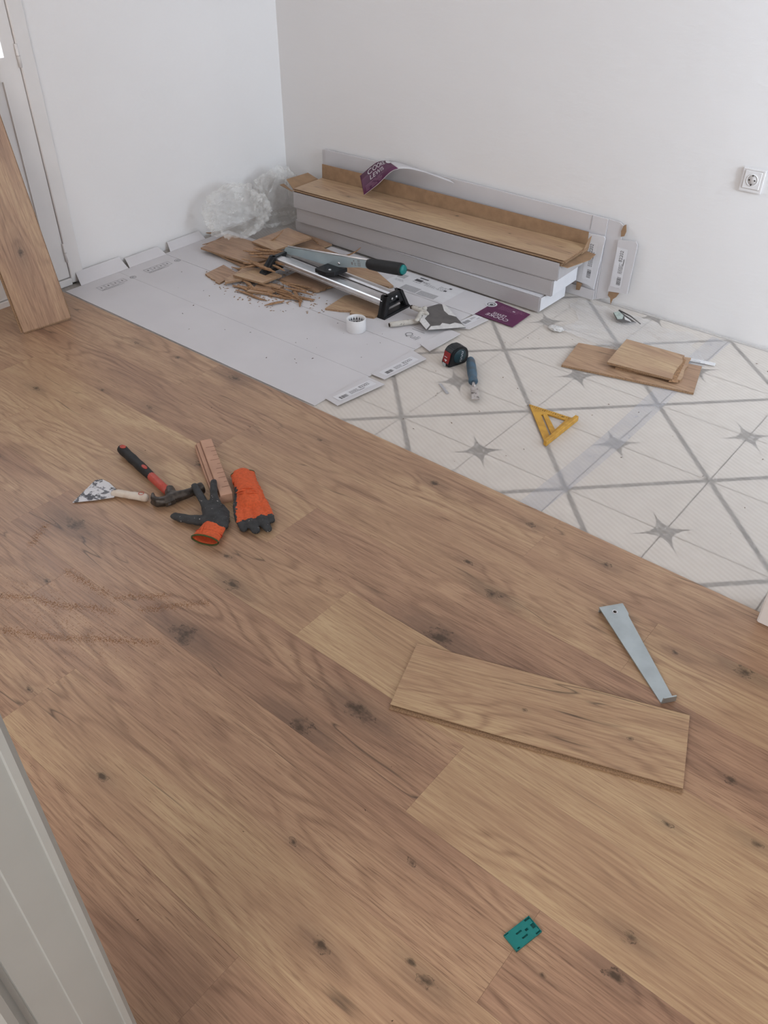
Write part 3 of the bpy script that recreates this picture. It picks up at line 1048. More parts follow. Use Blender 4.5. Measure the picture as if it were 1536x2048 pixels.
def hazard_prints(parent, y0, sc=1.0):
    # small row of handling pictograms printed near the wall
    x = -3.005
    m = frame((x, y0, FZ + ST + 0.0008), (0.02, 1, 0), (-1, 0.02, 0))
    r_ = []
    for k in range(4):
        a = k * 0.034
        for (u0, v0, u1, v1) in ((a, 0, a + 0.030, 0.0016), (a, 0.034, a + 0.030, 0.0356), (a, 0, a + 0.0016, 0.0356), (a + 0.0284, 0, a + 0.030, 0.0356)):
            r_.append((u0, v0, u1, v1))
        r_.append((a + 0.011, 0.012, a + 0.018, 0.024))
    r_ += typed(0.0, -0.012, 0.12, 0.009, 2, 5)
    strips('handling_print', r_, 0, 'ink_soft', parent, m)
    bmq = bmesh.new()
    mm = m @ Matrix.Translation((0.168, 0.012, 0))
    for rr in (0.014, 0.006):
        ring = []
        for k in range(14):
            a = 2 * math.pi * k / 14
            ring.append((bmq.verts.new((rr * math.cos(a), rr * math.sin(a), 0)), bmq.verts.new(((rr - 0.003) * math.cos(a), (rr - 0.003) * math.sin(a), 0))))
        for k in range(14):
            p_, q_ = ring[k], ring[(k + 1) % 14]
            bmq.faces.new((p_[0], q_[0], q_[1], p_[1]))
    bmesh.ops.transform(bmq, matrix=mm, verts=bmq.verts)
    finish('recycling_mark', bmq, 'ink_soft', parent)


hazard_prints(s1, 1.800)
hazard_prints(s1, 2.040)

# second sheet
s2 = thing('flattened_carton', 'flattened white carton under the laminate cutter and the scrap pile', 'cardboard', (0, 0, 0))
sheet_piece('panel', [(-3.12, 2.224), (-1.688, 2.224), (-1.688, 2.432), (-3.12, 2.432)], FZ, 'sheet', s2)
sheet_piece('panel', [(-3.12, 2.433), (-1.700, 2.433), (-1.700, 2.606), (-3.12, 2.606)], FZ, 'sheet', s2)
left_flap(s2, 2.255, 2.462, 0.034, -3.12)
prism('end_flap', [(-1.697, 2.263), (-1.633, 2.236), (-1.628, 2.422), (-1.688, 2.430)], lambda x, y: FZ + 0.003 + (x + 1.7) * 0.04, lambda x, y: FZ + 0.0046 + (x + 1.7) * 0.04, 'sheet', s2)
f4 = prism('end_flap', [(-1.712, 2.440), (-1.628, 2.478), (-1.616, 2.590), (-1.684, 2.600)], lambda x, y: FZ + 0.002 + (x + 1.7) * 0.03, lambda x, y: FZ + 0.0036 + (x + 1.7) * 0.03, 'sheet', s2)
m4 = frame((-1.655, 2.496, FZ + 0.0055), (0.1, 1, 0), (-1, 0.1, -0.03))
st4 = strips('sticker', [(0, 0, 0.10, 0.040)], 0.0, 'label', f4, m4)
strips('bar_code', barcode(0.008, 0.010, 0.036, 0.019, 12, 8), 0.0003, 'ink', st4, m4)
strips('small_print', typed(0.070, 0.004, 0.022, 0.008, 2, 3) + typed(0.055, 0.020, 0.03, 0.012, 2, 6), 0.0003, 'ink_soft', st4, m4)
text('printed_word', 'Quli', 0.044, 'ink_soft', s2, frame((-1.800, 2.292, FZ + ST + 0.0008), (0.55, -0.10, 0), (0.3, 1, 0)), sx=0.9)
strips('printed_lines', [(-1.80, 2.345, -1.74, 2.348), (-1.80, 2.357, -1.752, 2.3595)], FZ + ST + 0.0008, 'ink_soft', s2)

# third sheet, half under the boxes, with print and the plum end
s3 = thing('flattened_carton', 'printed flattened carton tucked under the lowest box, plum coloured right end', 'cardboard', (0, 0, 0))
ZS3 = FZ + 0.0022
sheet_piece('panel', [(-2.60, 2.600), (-1.690, 2.592), (-1.690, 2.765), (-2.60, 2.765)], ZS3, 'sheet', s3)
zt = ZS3 + ST + 0.0008
strips('printed_field', [(-2.165, 2.605, -1.845, 2.758)], zt, 'print_light', s3)
for rc in ((-1.985, 2.604, -1.895, 2.643), (-2.073, 2.606, -1.990, 2.652), (-2.155, 2.690, -2.115, 2.726)):
    strips('text_block', [rc], zt + 0.0003, 'print_grey', s3)
strips('printed_heading', [(-2.072, 2.706, -2.035, 2.727), (-2.066, 2.738, -2.022, 2.747)] + typed(-2.030, 2.709, 0.035, 0.012, 2, 4) + typed(-2.07, 2.694, 0.05, 0.006, 1, 9), zt + 0.0003, 'ink', s3)
strips('small_print', typed(-2.010, 2.690, 0.065, 0.022, 3, 12) + typed(-1.945, 2.690, 0.05, 0.04, 4, 13) + typed(-2.145, 2.660, 0.05, 0.02, 3, 15), zt + 0.0003, 'print_grey', s3)
strips('printed_icon', [(-1.912, 2.694, -1.898, 2.706), (-1.905, 2.725, -1.893, 2.737)], zt + 0.0004, 'ink', s3)
pc = prism('end_flap', [(-1.689, 2.604), (-1.512, 2.600), (-1.519, 2.739), (-1.690, 2.757)], lambda x, y: ZS3 + 0.001, lambda x, y: ZS3 + ST + 0.001, ['purple', 'sheet'], s3)
pc['label'] = 'plum end flap with white lettering'
bmq = bmesh.new()
zt = ZS3 + ST + 0.0014
tm = frame((-1.524, 2.645, zt), (-1, 0.03, 0), (-0.03, -1, 0))
text('lettering', 'COOKE', 0.0300, 'white_ink', pc, frame((-1.553, 2.642, zt), (-1, 0.03, 0), (-0.03, -1, 0)), sx=0.98)
text('lettering', 'LEWIS', 0.0270, 'white_ink', pc, frame((-1.578, 2.665, zt), (-1, 0.03, 0), (-0.03, -1, 0)), sx=0.82)
strips('small_print', typed(-1.645, 2.700, 0.115, 0.034, 5, 21, 0.6) + typed(-1.60, 2.735, 0.06, 0.006, 1, 4, 0.6), zt, 'pink_ink', pc)
strips('printed_dot', [(-1.585, 2.712, -1.574, 2.718)], zt + 0.0002, 'white_ink', pc)


def disc_bm(c, r, z, seg=20, r_in=0.0):
    b = bmesh.new()
    ring = [b.verts.new((c[0] + r * math.cos(2 * math.pi * k / seg), c[1] + r * math.sin(2 * math.pi * k / seg), z)) for k in range(seg)]
    if r_in:
        ri = [b.verts.new((c[0] + r_in * math.cos(2 * math.pi * k / seg), c[1] + r_in * math.sin(2 * math.pi * k / seg), z)) for k in range(seg)]
        for k in range(seg):
            b.faces.new((ring[k], ring[(k + 1) % seg], ri[(k + 1) % seg], ri[k]))
    else:
        b.faces.new(ring)
    return b


dk = finish('round_emblem', disc_bm((-1.687, 2.716), 0.024, zt + 0.0003), 'print_light', pc)
finish('emblem_ring', disc_bm((-1.687, 2.716), 0.018, zt + 0.0005, 20, 0.012), 'ink_soft', dk)
finish('emblem_core', disc_bm((-1.685, 2.714), 0.008, zt + 0.0005, 12), 'ink', dk)

# ================================================================== BOX STACK
BX = -2.17


def closed_box(label, c, ang, L, W, z0, z1):
    t = thing('laminate_box', label, 'box', (c[0], c[1], z0), ang)
    h = z1 - z0
    box('body', (0, 0, h / 2), (L, W, h), 'carton_film_shaded', t, 0.004, 2)
    # lid panel folded over the front, and end flaps
    box('lid', (0, 0.0, h - 0.0008), (L - 0.01, W - 0.006, 0.0022), 'carton', t, 0.0006)
    box('end_flap', (L / 2 + 0.0007, 0, h * 0.5), (0.0018, W - 0.012, h - 0.010), 'carton', t, 0.0005)
    box('end_flap', (-L / 2 - 0.0007, 0, h * 0.5), (0.0018, W - 0.012, h - 0.010), 'carton', t, 0.0005)
    return t


closed_box('lowest closed laminate box of the stack, white carton in film, on the floor', (-2.172, 2.8765), R(-0.6), 1.345, 0.200, FZ + 0.0045, 0.062)
closed_box('closed laminate box in the middle of the stack, between two other boxes', (-2.143, 2.881), R(1.4), 1.345, 0.203, 0.0635, 0.1315)

A3 = R(1.9)
B3 = (-2.135, 2.880)
Z3, T3 = 0.1335, 0.2035
L3, W3 = 1.36, 0.210
b3 = thing('laminate_box', 'opened laminate box on top of the stack, brown inside, planks showing', 'box', (B3[0], B3[1], Z3), A3)
h3 = T3 - Z3
box('tray', (0, 0, h3 * 0.42), (L3, W3, h3 * 0.84), 'carton_film_shaded', b3, 0.003, 2)
box('front_panel', (0, -W3 / 2 - 0.0012, h3 * 0.5), (L3, 0.0025, h3), 'carton_film_shaded', b3, 0.0006)
m_ = frame((-L3 / 2 - 0.01, W3 / 2 + 0.001, h3 * 0.80), (1, 0, 0), (0, 0.05, 1))
prism('back_flap', [(0, 0), (L3 + 0.015, 0), (L3 + 0.012, 0.073), (0.35, 0.085), (0.0, 0.085)], -0.0012, 0.0012, 'kraft', b3, rot=m_)
# left end: two kraft flaps sticking out
mt = frame((-L3 / 2 - 0.012, -W3 / 2 + 0.02, h3 * 0.92), (-0.075, 0.0, 0.028), (0, 1, 0))
prism('end_flap', [(0, 0.0), (0.085, 0.035), (0.078, 0.175), (0, 0.185)], -0.0012, 0.0012, 'kraft', b3, rot=mt)
mt = frame((-L3 / 2 - 0.011, -W3 / 2 + 0.001, h3 * 0.98), (-0.12, 0.045, -0.004), (0.03, 1, 0.03))
prism('end_flap', [(0, 0.0), (0.125, 0.0), (0.125, 0.022), (0.0, 0.004)], -0.0012, 0.0012, 'kraft', b3, rot=mt)
# right end: kraft flap lying outwards
mt = frame((L3 / 2 - 0.004, -W3 / 2 + 0.01, h3 * 0.86), (0.06, 0, -0.006), (0, 1, 0))
prism('end_flap', [(0, -0.006), (0.035, 0.0), (0.062, 0.13), (0.055, 0.19), (0, 0.19)], -0.0012, 0.0012, 'kraft', b3, rot=mt)
mt = frame((L3 / 2 + 0.014, W3 / 2 - 0.062, h3 * 0.90), (0.0, 1, 0.0), (0.15, 0, 1))
prism('end_flap', [(0, 0), (0.055, 0), (0.05, 0.06), (0.03, 0.055)], -0.0012, 0.0012, 'kraft', b3, rot=mt)

mm = Matrix.Translation((-2.131, 2.880, 0.2072)) @ Matrix.Rotation(A3, 4, 'Z')
board('laminate_plank', 1.378, 0.196, mm, 0.17, 'topmost oak plank lying full length in the opened box', 'plank', [(-0.42, -0.03, 0.011), (0.38, 0.02, 0.005), (0.1, 0.06, 0.008)])
mm = Matrix.Translation((-2.133, 2.880, 0.1988)) @ Matrix.Rotation(A3, 4, 'Z')
board('laminate_plank', 1.372, 0.196, mm, 0.05, 'second oak plank down in the opened box, only its edge showing', 'plank')

# curled lid strip with plum print
lid = thing('curled_lid', 'curled cardboard lid strip with plum print springing out of the opened box', 'cardboard', (0, 0, 0))
near = [(-2.509, 2.893, 0.2165), (-2.436, 2.902, 0.276), (-2.368, 2.920, 0.342), (-2.306, 2.945, 0.357), (-2.244, 2.972, 0.350), (-2.179, 2.992, 0.336), (-2.10, 3.004, 0.322)]
far = [(-2.594, 2.965, 0.266), (-2.513, 2.976, 0.333), (-2.469, 2.985, 0.350), (-2.425, 2.990, 0.357), (-2.36, 2.998, 0.352), (-2.27, 3.006, 0.343), (-2.13, 3.011, 0.330)]


def crom(P, t):
    n = len(P) - 1
    f = t * n
    i = min(int(f), n - 1)
    u = f - i
    p = [Vector(P[max(0, min(n, i + k))]) for k in (-1, 0, 1, 2)]
    return 0.5 * ((2 * p[1]) + (-p[0] + p[2]) * u + (2 * p[0] - 5 * p[1] + 4 * p[2] - p[3]) * u * u + (-p[0] + 3 * p[1] - 3 * p[2] + p[3]) * u ** 3)


def lidpt(t, s):
    return crom(near, t).lerp(crom(far, t), s)


TP = 0.40
for nm, ta, tb, mt_ in (('plum_end', 0.0, TP, 'purple'), ('plain_strip', TP, 1.0, 'sheet')):
    bm = bmesh.new()
    N = 22
    rows = []
    for i in range(N + 1):
        t = ta + (tb - ta) * i / N
        rows.append([bm.verts.new(lidpt(t, s)) for s in (0, 0.33, 0.66, 1)])
    for a, b in zip(rows, rows[1:]):
        for k in range(3):
            bm.faces.new((a[k], a[k + 1], b[k + 1], b[k]))
    bmesh.ops.recalc_face_normals(bm, faces=bm.faces)
    top = [f for f in bm.faces]
    if sum(f.normal.z for f in top) < 0:
        bmesh.ops.reverse_faces(bm, faces=top)
    q = bmesh.ops.solidify(bm, geom=bm.faces[:], thickness=0.0022)
    bm.normal_update()
    for f in bm.faces:
        f.material_index = 1
    for f in top:
        if f.is_valid:
            f.material_index = 0
    # the outer print faces up and to the left
    for f in bm.faces:
        f.material_index = 0 if (f.normal.z > 0.25 or f.normal.x < -0.75) else 1
    PE = finish(nm, bm, [mt_, 'sheet'], lid, True)
    if nm == 'plum_end':
        plum = PE


def onlid(v):
    # text x runs along the strip width (near -> far), y along its length
    t = min(max(v.y, 0.0), 0.5)
    s = min(max(v.x, 0.0), 1.0)
    p = lidpt(t, s)
    n = (lidpt(t + 0.01, s) - p).cross(lidpt(t, min(s + 0.02, 1.0)) - lidpt(t, max(s - 0.02, 0.0))).normalized()
    if n.z < 0:
        n = -n
    if n.z < 0.05 and n.x > 0:
        n = -n
    return p + n * 0.0018


text('lettering', 'COOKE', 1.0, 'white_ink', plum, None, fn=lambda v: onlid(Vector((0.70 + v.y * 0.33, 0.085 + v.x * 0.066, 0))))
text('lettering', 'LEWIS', 1.0, 'white_ink', plum, None, fn=lambda v: onlid(Vector((0.42 + v.y * 0.30, 0.100 + v.x * 0.062, 0))))
bm = bmesh.new()
for (x0, y0, x1, y1) in typed(0.05, 0.06, 0.24, 0.30, 5, 31, 0.6):
    bm.faces.new([bm.verts.new(onlid(Vector(v))) for v in ((y0, x0, 0), (y0, x1, 0), (y1, x1, 0), (y1, x0, 0))])
stuff(finish('small_print', bm, 'pink_ink', plum))
bm = bmesh.new()
for s0, t0, r0, mi in ((0.80, 0.375, 0.16, 0),):
    ring = [bm.verts.new(onlid(Vector((s0 + 0.15 * math.cos(a), t0 + 0.035 * math.sin(a), 0)))) for a in [2 * math.pi * k / 16 for k in range(16)]]
    bm.faces.new(ring)
finish('round_emblem', bm, 'print_light', plum)

# ------------------------------------------------------------------ empty cartons standing on edge against the wall
cb = thing('standing_carton', 'empty white carton standing on edge against the wall behind the boxes, torn right end', 'cardboard', (0, 0, 0))


def upright(name, pts, y, t, mat, parent, bv=0.0):
    m = frame((0, y, 0), (1, 0, 0), (0, 0, 1))   # local x = world x, local y = world z
    return prism(name, pts, -t / 2, t / 2, mat, parent, bv, rot=m)


upright('panel', [(-2.868, FZ), (-1.395, FZ), (-1.395, 0.3215), (-2.10, 0.329), (-2.868, 0.318)], 3.035, 0.006, 'sheet', cb, 0.001)
upright('side_panel', [(-2.895, FZ), (-2.870, FZ), (-2.870, 0.318), (-2.893, 0.312)], 3.040, 0.004, 'sheet', cb, 0.001)
upright('end_panel', [(-1.394, FZ), (-1.325, FZ + 0.03), (-1.330, 0.268), (-1.318, 0.275), (-1.326, 0.306), (-1.345, 0.319), (-1.394, 0.3215)], 3.036, 0.003, 'sheet', cb, 0.0006)
ef = upright('end_flap', [(-1.345, 0.045), (-1.262, 0.056), (-1.257, 0.255), (-1.266, 0.266), (-1.338, 0.256)], 3.029, 0.003, 'sheet', cb, 0.0006)
ml = frame((-1.297, 3.0262, 0.066), (-0.02, 0, 1), (-1, 0, -0.02))
ml = frame((-1.292, 3.0264, 0.070), (0.012, 0, 1), (-1, 0, 0.012))
label_prints(ef, ml, 0.158, 0.046, 11)
upright('torn_edge', [(-1.331, 0.268), (-1.318, 0.273), (-1.313, 0.292), (-1.318, 0.318), (-1.327, 0.312), (-1.334, 0.29)], 3.031, 0.002, 'kraft', cb)
upright('torn_edge', [(-1.340, 0.050), (-1.296, 0.050), (-1.306, 0.030), (-1.318, 0.018), (-1.324, -0.006), (-1.330, 0.020), (-1.342, 0.028)], 3.031, 0.002, 'kraft', cb)
upright('fold_line', [(-1.464, 0.265), (-1.461, 0.265), (-1.459, 0.321), (-1.462, 0.321)], 3.0315, 0.001, 'print_grey', cb)

ca = thing('standing_carton', 'smaller empty carton end standing behind the right end of the box stack, with sticker', 'cardboard', (0, 0, 0))
upright('panel', [(-1.80, FZ), (-1.398, FZ), (-1.398, 0.035), (-1.80, 0.035)], 3.023, 0.003, 'sheet', ca, 0.0005)
ea = upright('end_flap', [(-1.56, 0.060), (-1.43, 0.052), (-1.400, 0.040), (-1.386, 0.252), (-1.395, 0.259), (-1.56, 0.250)], 3.018, 0.004, 'carton', ca, 0.0008)
label_prints(ea, frame((-1.418, 3.0155, 0.070), (0.03, 0, 1), (-1, 0, 0.03)), 0.156, 0.042, 15)
upright('torn_edge', [(-1.480, 0.052), (-1.455, 0.050), (-1.462, 0.020), (-1.478, 0.018)], 3.0185, 0.002, 'kraft', ca)

# ================================================================== LOOSE BOARDS
# leaning plank by the door
d_ = Vector((-0.26, 0.03, 1)).normalized()
a_ = (Vector((-2.854, 1.551, 0)) - Vector((-2.881, 1.373, 0)))
LL = 1.14
mm = frame(Vector((-2.8675, 1.462, 0.008)) + d_ * (LL / 2), -d_, a_)
nrm = mm.to_3x3() @ Vector((0, 0, 1))
if nrm.x < 0:
    mm = frame(Vector((-2.8675, 1.462, 0.006)) + d_ * (LL / 2), d_, a_)
    nrm = mm.to_3x3() @ Vector((0, 0, 1))
mm.translation = mm.translation - nrm * 0.008
board('laminate_plank', LL, 0.188, mm, -0.02, 'oak plank leaning up against the white door', 'plank', [(-0.30, 0.02, 0.018), (-0.40, 0.03, 0.010), (0.3, 0.0, 0.015)], tongue=True)

# cut board in the foreground
pA, pB, pC, pD = Vector((-0.789, 1.074)), Vector((-0.720, 0.899)), Vector((-0.159, 1.105)), Vector((-0.220, 1.277))
ctr = (pA + pB + pC + pD) / 4
xd = ((pC - pB) + (pD - pA)).normalized()
mm = frame((ctr.x, ctr.y, 0.0003), (xd.x, xd.y, 0), (-xd.y, xd.x, 0))
board('cut_board', 0.602, 0.186, mm, 0.11, 'cut oak board lying askew on the floor beside the steel pull bar', 'board', [(-0.03, -0.01, 0.006), (0.19, -0.01, 0.006)], tongue=False)

# stack of offcuts on the underlay at right
offcut = lambda *a, **k: offcut_poly('laminate_offcut', *a, **k)
o1 = offcut([(-1.212, 2.452), (-1.250, 2.640), (-0.826, 2.760), (-0.772, 2.566)], FZ + 0.0008, 0.03, 'longest offcut, lowest of the small stack at the right of the underlay', 'offcut')
o2 = offcut([(-1.052, 2.545), (-1.075, 2.70), (-0.876, 2.778), (-0.838, 2.600)], FZ + 0.0092, 0.06, 'middle offcut with a torn right edge in the small stack at right', 'offcut', jag=(2,), tilt=(0.006, 0.0))
o3 = offcut([(-1.082, 2.535), (-1.110, 2.738), (-0.896, 2.762), (-0.857, 2.575)], FZ + 0.0208, 0.10, 'topmost offcut with a torn edge on the small stack at right', 'offcut', jag=(2,), tilt=(-0.018, 0.0))
# torn fibre strip at the ragged edge of the topmost offcut
bm = bmesh.new()
fr_ = mesh('torn_core', [(-0.905, 2.755, FZ + 0.0145), (-0.878, 2.757, FZ + 0.0145), (-0.838, 2.585, FZ + 0.0145), (-0.866, 2.570, FZ + 0.0145), (-0.902, 2.755, FZ + 0.0205), (-0.884, 2.75, FZ + 0.0185), (-0.846, 2.588, FZ + 0.018), (-0.864, 2.572, FZ + 0.020)],
           [(0, 1, 2, 3), (4, 5, 6, 7), (0, 1, 5, 4), (1, 2, 6, 5), (2, 3, 7, 6), (3, 0, 4, 7)], 'hdf_pale')
fr_.parent = o3
fr_.matrix_parent_inverse = Matrix.Translation(-o3.location)

# the notched board under the cutter
nb = offcut([(-2.166, 2.254), (-2.187, 2.396), (-2.147, 2.450), (-2.04, 2.458), (-1.968, 2.405), (-1.968, 2.318), (-2.062, 2.284), (-2.072, 2.305), (-2.108, 2.279)], FZ + ST + 0.0006, 0.10, 'L shaped notched oak offcut beside the white tape roll', 'offcut')

# ================================================================== SCRAP PILE
zb = FZ + ST + 0.0004
pile = [
    ([(-2.62, 2.715), (-2.30, 2.690), (-2.092, 2.592), (-2.10, 2.572), (-2.33, 2.535), (-2.62, 2.55)], zb + 0.003, 0.0, 'long pointed board between the cutter and the box stack', (), (0, 0)),
    ([(-2.86, 2.60), (-2.62, 2.63), (-2.60, 2.77), (-2.83, 2.80)], zb + 0.004, -0.02, 'flat offcut at the back of the pile against the box stack', (), (0, 0)),
    ([(-3.00, 2.335), (-2.68, 2.345), (-2.64, 2.535), (-3.03, 2.525)], zb + 0.020, -0.02, 'wide offcut at the left end of the pile below the clear film', (), (0.01, 0.02)),
    ([(-2.97, 2.36), (-2.72, 2.33), (-2.70, 2.50), (-2.96, 2.50)], zb + 0.004, -0.1, 'offcut hidden under the widest board at the left of the pile', (1,), (0, 0)),
    ([(-2.84, 2.50), (-2.685, 2.49), (-2.66, 2.70), (-2.83, 2.72)], zb + 0.038, 0.0, 'raised square offcut at the top of the pile, right of the clear film', (), (0.0, 0.02)),
    ([(-2.792, 2.178), (-2.672, 2.150), (-2.690, 2.268), (-2.800, 2.290)], zb + 0.0008, -0.02, 'small separate offcut lying just in front of the pile', (0,), (0.0, 0.03)),
    ([(-2.665, 2.178), (-2.640, 2.155), (-2.58, 2.285), (-2.64, 2.345), (-2.70, 2.335)], zb + 0.010, 0.02, 'narrow offcut turned sideways at the front of the pile', (2,), (0, 0)),
    ([(-2.655, 2.215), (-2.502, 2.235), (-2.495, 2.345), (-2.62, 2.345)], zb + 0.0195, 0.08, 'front offcut under the cutter left foot', (), (0.0, 0.0)),
    ([(-2.52, 2.165), (-2.43, 2.205), (-2.44, 2.30), (-2.54, 2.275)], zb + 0.003, 0.0, 'frontmost broken offcut of the pile on the white carton', (3,), (0, 0)),
    ([(-2.50, 2.335), (-2.30, 2.345), (-2.27, 2.47), (-2.50, 2.48)], zb + 0.004, -0.12, 'dark offcut lying under the cutter rail', (1,), (0, 0)),
]
for k, (pts, z, tn, lb, jg, tl) in enumerate(pile):
    offcut(pts, z, tn, lb, 'offcut', jag=jg, tilt=tl, group='offcuts in the scrap pile')


def splinter(p0, az, L, z, bend, lift, wd=0.007, label=None, tone=0):
    rnd = random.Random(int(L * 9000 + z * 777 + p0[0] * 100))
    path, rad = [], []
    N = 9
    a = az
    p = Vector((p0[0], p0[1], z))
    for i in range(N + 1):
        t = i / N
        path.append(tuple(p))
        rad.append(wd * 0.5 * (0.35 + 0.75 * math.sin(math.pi * min(1, 0.12 + t * 0.86))) * rnd.uniform(0.8, 1.15))
        a += bend / N
        p = p + Vector((math.cos(a), math.sin(a), 0)) * (L / N)
        p.z = z + lift * t * t
    bm = bm_tube(path, rad, 4, 0.55, True, 0.12)
    o = finish('wood_splinter', bm, 'hdf_pale')
    return o


spl = [((-2.74, 2.42), 10, 0.15, 0.050, 0.35, 0.004), ((-2.72, 2.37), 45, 0.17, 0.046, -0.5, 0.012), ((-2.63, 2.47), -35, 0.15, 0.048, 0.4, 0.0), ((-2.70, 2.40), -10, 0.20, 0.040, 0.5, 0.004),
       ((-2.72, 2.33), 15, 0.20, 0.034, -0.6, 0.010), ((-2.66, 2.26), 60, 0.18, 0.032, 0.2, 0.010), ((-2.58, 2.40), 70, 0.12, 0.052, 0.3, 0.004), ((-2.60, 2.35), 5, 0.13, 0.044, -0.3, 0.0),
       ((-2.79, 2.40), 10, 0.12, 0.034, 0.6, 0.0), ((-2.54, 2.47), 10, 0.16, 0.030, 0.9, 0.0), ((-2.56, 2.50), -20, 0.14, 0.030, 0.3, 0.004),
       ((-2.48, 2.20), 5, 0.15, 0.006, 0.25, 0.0), ((-2.46, 2.25), -15, 0.17, 0.010, 0.4, 0.0), ((-2.42, 2.28), 20, 0.15, 0.014, -0.4, 0.004), ((-2.40, 2.22), 40, 0.12, 0.006, -0.3, 0.0),
       ((-2.38, 2.30), -40, 0.12, 0.010, 0.2, 0.0), ((-2.57, 2.15), 10, 0.14, 0.006, -0.3, 0.0), ((-2.60, 2.19), -20, 0.10, 0.008, 0.4, 0.0), ((-2.36, 2.26), 0, 0.11, 0.006, 0.5, 0.0),
       ((-2.34, 2.20), -118, 0.085, 0.006, 0.2, 0.0), ((-2.47, 2.31), 8, 0.15, 0.018, 0.2, 0.0), ((-2.62, 2.23), -8, 0.12, 0.012, -0.3, 0.0), ((-2.76, 2.30), 4, 0.13, 0.008, 0.2, 0.0),
       ((-2.68, 2.30), 25, 0.11, 0.036, 0.3, 0.0), ((-2.52, 2.19), 28, 0.10, 0.012, -0.4, 0.0), ((-2.31, 2.27), -60, 0.08, 0.004, 0.3, 0.0),
       ((-2.65, 2.42), 30, 0.16, 0.050, -0.3, 0.012), ((-2.62, 2.39), -25, 0.14, 0.052, 0.6, 0.0), ((-2.55, 2.42), 110, 0.13, 0.050, 0.4, 0.006), ((-2.70, 2.36), 35, 0.14, 0.042, -0.4, 0.006), ((-2.67, 2.33), -15, 0.17, 0.040, 0.3, 0.0),
       ((-2.50, 2.24), 12, 0.16, 0.020, -0.3, 0.004), ((-2.45, 2.30), -5, 0.14, 0.022, 0.3, 0.0), ((-2.55, 2.20), 2, 0.13, 0.010, 0.4, 0.0), ((-2.42, 2.24), 15, 0.13, 0.016, -0.5, 0.0), ((-2.52, 2.16), -12, 0.12, 0.005, 0.4, 0.0), ((-2.61, 2.17), 25, 0.11, 0.006, -0.3, 0.0)]
for k, (p0, az, L, z, bd, lf) in enumerate(spl):
    o = splinter(p0, R(az), L, FZ + z + (0.012 if z > 0.028 else 0.002), bd, lf, 0.014 if k % 3 else 0.019)
    tag(o, 'curled strip of torn fibreboard tangled in the scrap pile', 'splinter', 'fibreboard strips tangled in the scrap pile')
o = splinter((-2.80, 2.52), R(60), 0.11, FZ + 0.040, 0.2, 0.055, 0.012)
tag(o, 'splinter sticking up in front of the clear film ball', 'splinter')
o = splinter((-2.50, 2.66), R(20), 0.14, FZ + 0.014, 1.1, 0.035, 0.010)
tag(o, 'curved splinter with raised tip beside the lowest box', 'splinter')
o = splinter((-2.45, 2.72), R(200), 0.13, FZ + 0.012, 0.3, 0.010, 0.008)
tag(o, 'thin splinter lying against the front of the lowest box', 'splinter')
o = splinter((-2.72, 2.75), R(-15), 0.11, FZ + 0.024, -0.3, 0.004, 0.010)
tag(o, 'splinter on the board at the left end of the box stack', 'splinter')
o = splinter((-3.03, 2.37), R(70), 0.10, FZ + 0.022, 0.3, 0.012, 0.009)
tag(o, 'splinter at the far left corner of the pile beside the widest offcut', 'splinter')
o = splinter((-3.155, 2.50), R(10), 0.05, FZ + 0.012, 0.5, 0.012, 0.010)
tag(o, 'lone brown splinter by the left wall, behind the flattened cartons', 'splinter')


# crumbs and sawdust: uncountable scatter
def scatter(name, pts, mat, smin, smax, seed, flat=0.35):
    rnd = random.Random(seed)
    bm = bmesh.new()
    for (x, y, z) in pts:
        s = rnd.uniform(smin, smax)
        a = rnd.uniform(0, 6.28)
        k = rnd.uniform(0.35, 1.0)
        c, s_ = math.cos(a), math.sin(a)
        q = [(-s, -s * k * 0.5), (s, -s * k * 0.3), (s * 0.3, s * k * 0.6)]
        vs = [bm.verts.new((x + u * c - v * s_, y + u * s_ + v * c, z)) for u, v in q]
        tp = bm.verts.new((x, y, z + s * flat))
        bm.faces.new(vs)
        for i in range(3):
            bm.faces.new((vs[i], vs[(i + 1) % 3], tp))
    bmesh.ops.recalc_face_normals(bm, faces=bm.faces)
    return stuff(finish(name, bm, mat))


rnd = random.Random(5)
pts = []
for i in range(520):
    pts.append((rnd.gauss(-2.47, 0.12), rnd.gauss(2.27, 0.07), zb + 0.0005))
pts = [p for p in pts if -3.05 < p[0] < -2.15 and 2.05 < p[1] < 2.58]
o = scatter('wood_crumbs', pts, 'hdf', 0.003, 0.009, 1)
tag(o, 'brown wood crumbs strewn around the scrap pile on the white cartons', 'crumbs')
pts = [(-2.575, 1.873, zb), (-2.78, 2.02, zb), (-2.62, 2.05, zb), (-2.25, 1.93, zb), (-2.05, 2.03, zb), (-2.20, 2.30, zb), (-1.86, 2.24, zb), (-1.85, 2.14, zb), (-1.82, 2.18, zb), (-2.45, 1.80, zb), (-1.80, 2.05, zb),
       (-2.16, 2.24, zb), (-2.06, 1.83, zb), (-2.6, 1.95, zb), (-1.95, 1.87, zb), (-2.30, 2.14, zb), (-2.05, 2.20, zb)]
rnd = random.Random(6)
pts += [(rnd.uniform(-2.9, -1.75), rnd.uniform(1.72, 2.35), zb) for i in range(14)]
o = scatter('wood_specks', pts, 'chip', 0.002, 0.006, 2)
tag(o, 'single dark wood specks on the flattened white cartons', 'crumbs')
rnd = random.Random(8)
pts = [(rnd.uniform(-1.55, -0.25), rnd.uniform(1.72, 2.95), FZ + 0.0004) for i in range(46)]
pts = [p for p in pts if not (-1.28 < p[0] < -0.74 and p[1] > 2.42)]
o = scatter('underlay_specks', pts, 'chip', 0.002, 0.005, 3)
tag(o, 'tiny dark specks dropped on the white foam underlay', 'crumbs')
